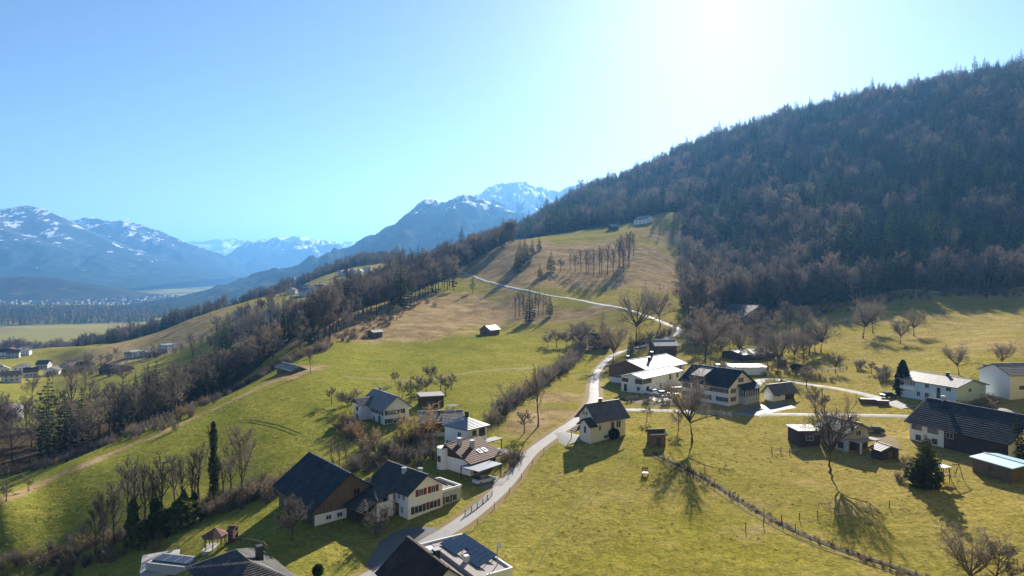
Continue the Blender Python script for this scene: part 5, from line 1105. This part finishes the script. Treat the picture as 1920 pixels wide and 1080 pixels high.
tpx('broad', 1782, 498, 432, 'tawny leaf holding tree glowing at the forest edge')
# gully
e = empty('ivy_tree', gp(402, 946)); e.scale = (1.0, 1.0, .98); tag(e, 'tall narrow tree wholly covered with dark ivy in the gully', 'tree'); link('trunk', IVYM[0][0], e); link('crown', IVYM[0][1], e); link('ivy', IVYM[0][2], e)
for i, (px, py, k) in enumerate([(250, 1020, 1), (292, 1000, 2), (345, 978, 1), (365, 965, 2)]):
    e = empty('ivy_tree', gp(px, py), i * 1.7); s = (.95, .9, .7, .6)[i]; e.scale = (s * 1.3, s * 1.3, s); tag(e, 'bare gully tree with ivy on its lower trunk', 'tree', 'half ivied gully trees'); link('trunk', IVYM[k][0], e); link('crown', IVYM[k][1], e); link('ivy', IVYM[k][2], e)
for i, (px, py, top) in enumerate([(455, 940, 800), (372, 945, 826), (345, 950, 846), (328, 958, 852), (305, 975, 848), (272, 992, 858), (240, 985, 864), (215, 1020, 902), (432, 938, 838), (180, 1045, 955), (285, 990, 872), (360, 950, 836), (195, 1030, 925), (418, 935, 850)]):
    tpx('tall' if i % 3 else 'broad', px, py, top, 'tall bare tree rising from the brushy gully', 'bare trees of the gully', wide=1.15 if i % 3 else .8)
tpx('orchard', 12, 940, 905, 'small pinkish fruit tree on the meadow crest'); tpx('orchard', 53, 922, 897, 'tiny bent fruit tree on the meadow crest')
tpx('orchard', 548, 1012, 940, 'bushy bare tree in front of the big wooden barn', wide=1.05); tpx('shrub', 706, 1003, 945, 'tangled bare climber bush at the lean-to', wide=1.0)
for px, py, top in [(622, 878, 818), (636, 880, 826), (649, 878, 822)]: tpx('tall', px, py, top, 'thin bare tree behind the big wooden barn', 'thin trees behind the barn', wide=.9)
tpx('ragged', 770, 757, 704, 'slim evergreen between the old farmhouse and flat shed', wide=.9)
for px, py, top in [(622, 757, 728), (652, 768, 733), (641, 760, 738), (668, 752, 730), (826, 737, 703), (847, 730, 703), (808, 716, 686), (741, 722, 698), (782, 744, 705), (800, 735, 708), (755, 745, 715), (835, 742, 712)]: tpx('orchard', px, py, top, 'leafless fruit tree around the old white farmhouse', 'fruit trees of the old farmhouse')
tpx('shrub_tan', 790, 828, 762, 'large golden tan willow bush beside the grey roofed barn', wide=1.2); tpx('shrub_tan', 760, 835, 795, 'smaller tan willow bush on the garden slope')
tpx('tall', 582, 700, 655, 'single thin bare tree next to the long hay hut', wide=.7); tpx('orchard', 744, 600, 575, 'lone bare bush tree on the dry brown slope')
# orchard by the forest
for px, py, top, w in [(1618, 634, 570, 1.0), (1637, 625, 568, .9)]: tpx('round', px, py, top, 'large bare orchard tree of the pair on the upper field', 'orchard pair', wide=w)
for px, py, top in [(1688, 644, 602), (1713, 630, 583), (1798, 703, 652), (1878, 692, 645), (1567, 700, 664), (1540, 661, 600)]: tpx('round', px, py, top, 'spreading leafless orchard tree on the yellow upper field', 'orchard trees on the upper field', wide=1.1)
tpx('round', 1322, 676, 590, 'broad bare tree behind the long white farmhouse', wide=1.15)
for px, py, top in [(1389, 674, 620), (1458, 700, 620), (1487, 686, 620), (1440, 690, 640), (1350, 672, 628), (1507, 676, 628), (1512, 728, 690), (1528, 776, 728), (1546, 776, 742), (1272, 806, 768), (1213, 790, 762), (1375, 650, 618), (1420, 665, 628), (1305, 662, 625)]: tpx('round' if py < 705 else 'orchard', px, py, top, 'bare garden tree between the farmhouse and the forest', 'bare trees round the farmhouses', wide=.95)
e = link('column_evergreen', THUJA, None, gp(1692, 742)); e.scale = (1.35, 1.35, 1.45); tag(e, 'tall black-green clipped evergreen at the blue house', 'evergreen')
e = link('round_evergreen', BALL, None, gp(1151, 823)); e.scale = (1.0, 1.0, 1.05); tag(e, 'round dark evergreen bush against the cream house', 'evergreen')
e = link('round_evergreen', BALL, None, gp(1492, 694)); e.scale = (1.5, 1.5, .9); tag(e, 'dark evergreen bush beside the tiny orchard hut', 'evergreen')
e = link('round_evergreen', BALL, None, gp(596, 1080)); e.scale = (.6, .6, .7); tag(e, 'round evergreen on the lawn below the wooden barn', 'evergreen')
tpx('round', 1815, 1118, 990, 'bare tree with forked trunk at the end of the muddy track', wide=1.1); tpx('orchard', 1868, 1120, 1015, 'second bare tree beside the forked one below the pasture')
tpx('broad', 160, 729, 670, 'dense ivied tree on the green slope field', wide=.9); tpx('round', 230, 724, 680, 'well shaped bare tree on the green slope field', wide=1.2); tpx('broad', 60, 756, 708, 'bare tree group member at the slope field corner', wide=1.1)
tpx('tall', 272, 744, 680, 'bare tree beside the well shaped one on the slope field', wide=1.2); tpx('tall', 291, 752, 690, 'slim bare tree at the lower edge of the slope field', wide=1.1)

ADJ = {'broad': 'wide crowned', 'round': 'dome crowned', 'beech': 'pale brown', 'tall': 'slender', 'orchard': 'low crooked', 'shrub': 'upright', 'shrub_red': 'dense brown', 'shrub_tan': 'golden tan'}
def row(line, n, kinds, hr, label, group, seed, spread, con=0.0, conlabel=None, congroup=None, wide=1.1):
    r = random.Random(seed); P = [gp(*p) for p in line]; acc = [0]
    for a, b in zip(P[:-1], P[1:]): acc.append(acc[-1] + (b - a).length)
    for i in range(n):
        d = (i + r.uniform(.1, .9)) / n * acc[-1]; k = max(j for j in range(len(acc)) if acc[j] <= d); k = min(k, len(P) - 2); q = P[k].lerp(P[k + 1], (d - acc[k]) / (acc[k + 1] - acc[k] + 1e-6))
        away = Vector((q.x, q.y, 0)).normalized(); q = q + away * r.uniform(*spread); q = on(q.x, q.y, -.15)
        if blocked(q.x, q.y, 3.0 if hr[1] > 7 else 1.0): continue
        f = r.random(); hh = hr[0] + f * (hr[1] - hr[0]); size = 'tall ' if f > .72 else ('small ' if f < .28 else '')
        if r.random() < con:
            k = 'spruce' if r.random() < .7 else 'ragged'; tree(k, q, hh * 1.15, size + ('ragged ' if k == 'ragged' else 'dense ') + conlabel, congroup, wide=1.1)
        else:
            k = r.choice(kinds); tree(k, q, hh, size + ADJ[k] + ' ' + label, group, wide=wide * r.uniform(.9, 1.2))
row([(-10, 880), (60, 862), (150, 842), (230, 818), (300, 795), (360, 768), (420, 735), (470, 712), (520, 680)], 50, ['broad', 'beech', 'broad', 'tall'], (12, 19), 'bare brown tree in the wood just below the meadow crest', 'wood edge below the meadow crest', 21, (6, 60), .14, 'dark spruce in the wood just below the meadow crest', 'spruces below the meadow crest')
row([(545, 672), (580, 660), (620, 638), (660, 612), (700, 596), (740, 582), (800, 560), (850, 542)], 50, ['beech', 'broad', 'beech', 'tall'], (15, 23), 'bare tree at the ridge wood edge above the brown meadow', 'ridge wood edge', 22, (2, 34), .12, 'spruce at the ridge wood edge above the brown meadow', 'spruces of the ridge wood edge')
row([(850, 528), (880, 500), (910, 486), (950, 466), (965, 455)], 20, ['beech', 'tall'], (18, 24), 'bare tree on the upper ridge beside the high meadow', 'upper ridge trees', 23, (4, 40), .1, 'spruce on the upper ridge beside the high meadow', 'upper ridge spruces')
tpx('spruce', 752, 580, 476, 'tallest dark spruce standing out of the ridge wood', wide=1.35); tpx('spruce', 424, 668, 596, 'dark spruce above the white block on the slope', wide=1.4); tpx('spruce', 612, 600, 528, 'dark spruce before the hamlet', wide=1.5); tpx('spruce', 494, 662, 585, 'dark spruce in the wood between crest and houses', wide=1.3)
row([(1286, 612), (1340, 606), (1400, 590), (1470, 580), (1540, 578)], 40, ['beech', 'broad', 'broad'], (15, 24), 'bare tree at the forest foot behind the big dark barn', 'forest foot trees behind the barn', 24, (-6, 22), .25, 'spruce at the forest foot behind the big dark barn', 'forest foot spruces behind the barn', 1.0)
row([(1540, 578), (1600, 572), (1660, 556), (1720, 548), (1800, 546), (1870, 548), (1930, 545)], 34, ['beech', 'tall'], (17, 24), 'bare tree at the shaded forest foot above the upper field', 'forest foot trees above the upper field', 25, (0, 22), .55, 'spruce at the shaded forest foot above the upper field', 'forest foot spruces above the upper field', 1.0)
row([(250, 612), (300, 604), (340, 598), (380, 594), (420, 588)], 18, ['tall', 'broad'], (11, 16), 'bare tree in the row crossing the far pasture', 'tree row on the far pasture', 26, (-4, 6), .05, 'spruce in the row crossing the far pasture', 'tree row on the far pasture')
# shrubs
row([(1092, 652), (1082, 672), (1066, 690), (1044, 706), (1020, 722), (996, 738), (965, 758), (935, 782), (915, 792)], 46, ['shrub', 'shrub_red', 'shrub_red'], (3.0, 5.6), 'brown bare shrub of the hedgerow between meadow and road', 'hedgerow shrubs along the road', 27, (-3, 4))
row([(1185, 648), (1210, 640), (1240, 632), (1260, 622)], 12, ['shrub', 'shrub_red'], (2, 4), 'thin shrub inside the hairpin bend', 'hairpin shrubs', 28, (-3, 5))
row([(640, 800), (670, 830), (700, 850), (735, 860), (770, 850), (800, 840), (815, 850)], 30, ['shrub', 'shrub_red', 'shrub_tan'], (2.2, 4.2), 'garden slope shrub below the old white farmhouse', 'garden slope shrubs', 29, (-5, 6))
row([(660, 880), (700, 878), (740, 872), (780, 866), (815, 868)], 16, ['shrub', 'shrub_red'], (1.6, 3.2), 'low bare shrub on the terrace behind the farmhouse', 'terrace shrubs behind the farmhouse', 30, (-4, 4))
row([(1425, 690), (1460, 700), (1500, 704), (1530, 712), (1560, 716)], 16, ['shrub', 'shrub_red'], (1.2, 2.6), 'low shrub along the lane behind the garage', 'lane shrubs', 31, (-3, 4))
row([(1175, 752), (1215, 755), (1260, 758), (1300, 762)], 14, ['shrub', 'shrub'], (1.2, 2.8), 'dark garden shrub between white house and lane', 'garden shrubs by the lane', 32, (-3, 4))
row([(1790, 772), (1830, 768), (1870, 760), (1850, 752)], 12, ['shrub', 'shrub_red'], (1.4, 2.6), 'garden shrub at the gable of the blue house', 'blue house garden shrubs', 33, (-3, 3))
row([(935, 872), (950, 862), (965, 853), (975, 862), (962, 880)], 9, ['shrub_tan', 'shrub', 'shrub_tan'], (1.2, 2.4), 'rounded yellowish garden bush inside the road bend', 'road bend garden bushes', 34, (-1, 2))
row([(1680, 905), (1700, 890), (1715, 875), (1690, 868)], 8, ['shrub', 'shrub'], (1.0, 2.0), 'low bush at the foot of the big pine', 'bushes under the pine', 35, (-2, 2))
# brush that cannot be told apart
SCOL, SN = wood_collection('brush_kinds', ['shrub', 'shrub_red', 'shrub_tan'])
def brush(line, n, spread, hr, seed, label):
    r = np.random.default_rng(seed); P = [gp(*p) for p in line]; pts = []
    for i in range(n):
        k = r.integers(len(P) - 1); q = P[k].lerp(P[k + 1], r.random()); q = q + Vector((r.normal() * spread, r.normal() * spread, 0)); pts.append((q.x, q.y, hz(q.x, q.y) - .1))
    scatter('undergrowth', SCOL, pts, r.uniform(hr[0], hr[1], n) / 3.4, r.uniform(0, 6.28, n), r.choice([0, 1, 2, 3, 4, 5, 6, 7], n, p=[.22, .2, .2, .16, .02, .02, .09, .09]), label)
brush([(-20, 1075), (80, 1060), (180, 1045), (250, 1015), (320, 985), (390, 955), (450, 940), (500, 930), (520, 915)], 230, 2.6, (1.0, 3.0), 41, 'tangled brown brush filling the gully')
brush([(560, 900), (620, 885), (680, 872), (720, 860)], 60, 2.2, (.8, 2.2), 42, 'low brush on the bank behind the wooden barn')
brush([(20, 880), (150, 855), (300, 805), (420, 742), (520, 688), (600, 655), (700, 605), (800, 565)], 420, 5, (1.2, 3.0), 43, 'brushy edge under the wood along the meadow crest')
brush([(1222, 850), (1300, 886), (1400, 948), (1500, 1001), (1620, 1046), (1760, 1095)], 240, .5, (.25, .6), 44, 'dead grass and bramble tufts along the ditch')
brush([(1290, 615), (1400, 600), (1540, 585), (1660, 560), (1800, 550), (1920, 548)], 260, 6, (1.5, 3.5), 45, 'brush along the foot of the mountain forest')
# chimney smoke drifting before the forest is left to the haze
row([(1290, 655), (1330, 660), (1380, 664), (1440, 672), (1500, 676), (1530, 668)], 20, ['broad', 'broad', 'orchard'], (6, 11), 'grey bare tree in the loose orchard behind the farmhouses', 'loose orchard behind the farmhouses', 51, (-8, 24))
row([(1290, 630), (1340, 628), (1380, 634), (1480, 625), (1530, 622)], 14, ['broad', 'beech'], (9, 15), 'tall bare tree between the hairpin and the big dark barn', 'bare trees near the big dark barn', 52, (-8, 14))
row([(130, 690), (200, 680), (280, 672), (330, 665), (390, 650), (420, 640)], 20, ['broad', 'broad', 'shrub'], (6, 12), 'bare tree around the buildings on the valley slope pasture', 'bushy trees on the valley slope', 53, (-8, 10))
row([(10, 712), (60, 718), (110, 708), (160, 704), (220, 706)], 16, ['broad', 'beech', 'orchard'], (6, 11), 'bare tree between the village houses at the slope foot', 'trees of the village at the slope foot', 54, (-12, 10), .15, 'small spruce between the village houses at the slope foot', 'spruces of the village at the slope foot')
for i, (px, py, s) in enumerate([(305, 1000, 1.7), (325, 990, 1.5), (340, 985, 1.9), (355, 975, 1.6), (270, 1018, 1.6)]):
    e = link('ivy_thicket', THICK, None, gp(px, py), (0, 0, i * 1.3)); e.scale = (s * 1.15, s * 1.15, s); tag(e, 'dark evergreen ivy thicket at the gully bottom', 'bush', 'ivy thickets of the gully')
row([(1310, 690), (1345, 694), (1375, 690), (1420, 700), (1445, 705)], 9, ['shrub', 'shrub_red'], (1.5, 3.0), 'shrub behind the long farmhouse and flat garage', 'shrubs behind the long farmhouse', 55, (-2, 3))
row([(1600, 690), (1640, 700), (1670, 712), (1640, 720)], 8, ['orchard', 'shrub'], (2.5, 4.5), 'small bare bush tree on the field before the clipped evergreen', 'bush trees before the clipped evergreen', 56, (-3, 4))
row([(1278, 470), (1282, 500), (1276, 530), (1284, 560), (1290, 590)], 12, ['beech', 'broad', 'tall'], (12, 22), 'tree spilling out of the forest onto the dry slope', 'trees at the forest flank', 57, (-14, 8), .4, 'spruce at the forest flank beside the dry slope', 'spruces at the forest flank')
# tussocks of old grass breaking up the meadows
def tussocks():
    random.seed(77); coll = bpy.data.collections.new('tussock_kinds')
    mats = [leaf_mat('tussock_green', (0.11, 0.115, 0.022), (0.19, 0.18, 0.04)), leaf_mat('tussock_straw', (0.16, 0.125, 0.045), (0.27, 0.21, 0.085))]
    for i in range(4):
        b = TB()
        for k in range(26):
            a = random.uniform(0, 6.283); r = random.uniform(0, .28); p = Vector((math.cos(a) * r, math.sin(a) * r, -.03)); d = Vector((math.cos(a) * .7, math.sin(a) * .7, 1)).normalized()
            b.strip(p, d, random.uniform(.12, .34), .07, 0)
        coll.objects.link(bpy.data.objects.new('%03d_tussock' % i, b.mesh('tussock', [mats[i % 2]])))
    r = np.random.default_rng(78); n = 15000; Y = np.sqrt(r.uniform(75 ** 2, 330 ** 2, n)); x = r.uniform(-.82, .82, n) * Y
    dens = np.clip(.45 + 1.3 * fbm(x / 14, Y / 14, 3), 0.06, 1); ok = r.random(n) < dens
    S = np.array(STRIPS); S = S[(S[:, 1] < 340)]
    for i in range(0, len(S), 400):
        c = S[i:i + 400]; ok &= (np.hypot(x[:, None] - c[None, :, 0], Y[:, None] - c[None, :, 1]).min(1) > 3.6)
    x, Y = x[ok], Y[ok]; keep = np.array([not blocked(a, b, .4) for a, b in zip(x, Y)]); x, Y = x[keep], Y[keep]
    scatter('grass_tussocks', coll, np.stack([x, Y, hz(x, Y)], 1), r.uniform(.35, 1.05, len(x)), r.uniform(0, 6.28, len(x)), r.integers(0, 4, len(x)), 'tussocks of old green and straw coloured grass all over the meadows')
tussocks()
# within each set of look-alikes the tallest and the shortest can be named
sets = {}
for o in SC.objects:
    if o.parent is None and o.get('group') and o.get('label') and o.get('category') in ('tree', 'shrub', 'bush'): sets.setdefault((o['group'], o['label']), []).append(o)
for (g_, l_), os_ in sets.items():
    n_ = len(l_.split())
    if len(os_) >= 3 and n_ <= 14:
        os_.sort(key=lambda o: o.scale[2] * (1 if o.type != 'EMPTY' else max(c.dimensions.z for c in o.children)))
        os_[-1]['label'] = 'largest ' + l_; os_[0]['label'] = 'smallest ' + l_
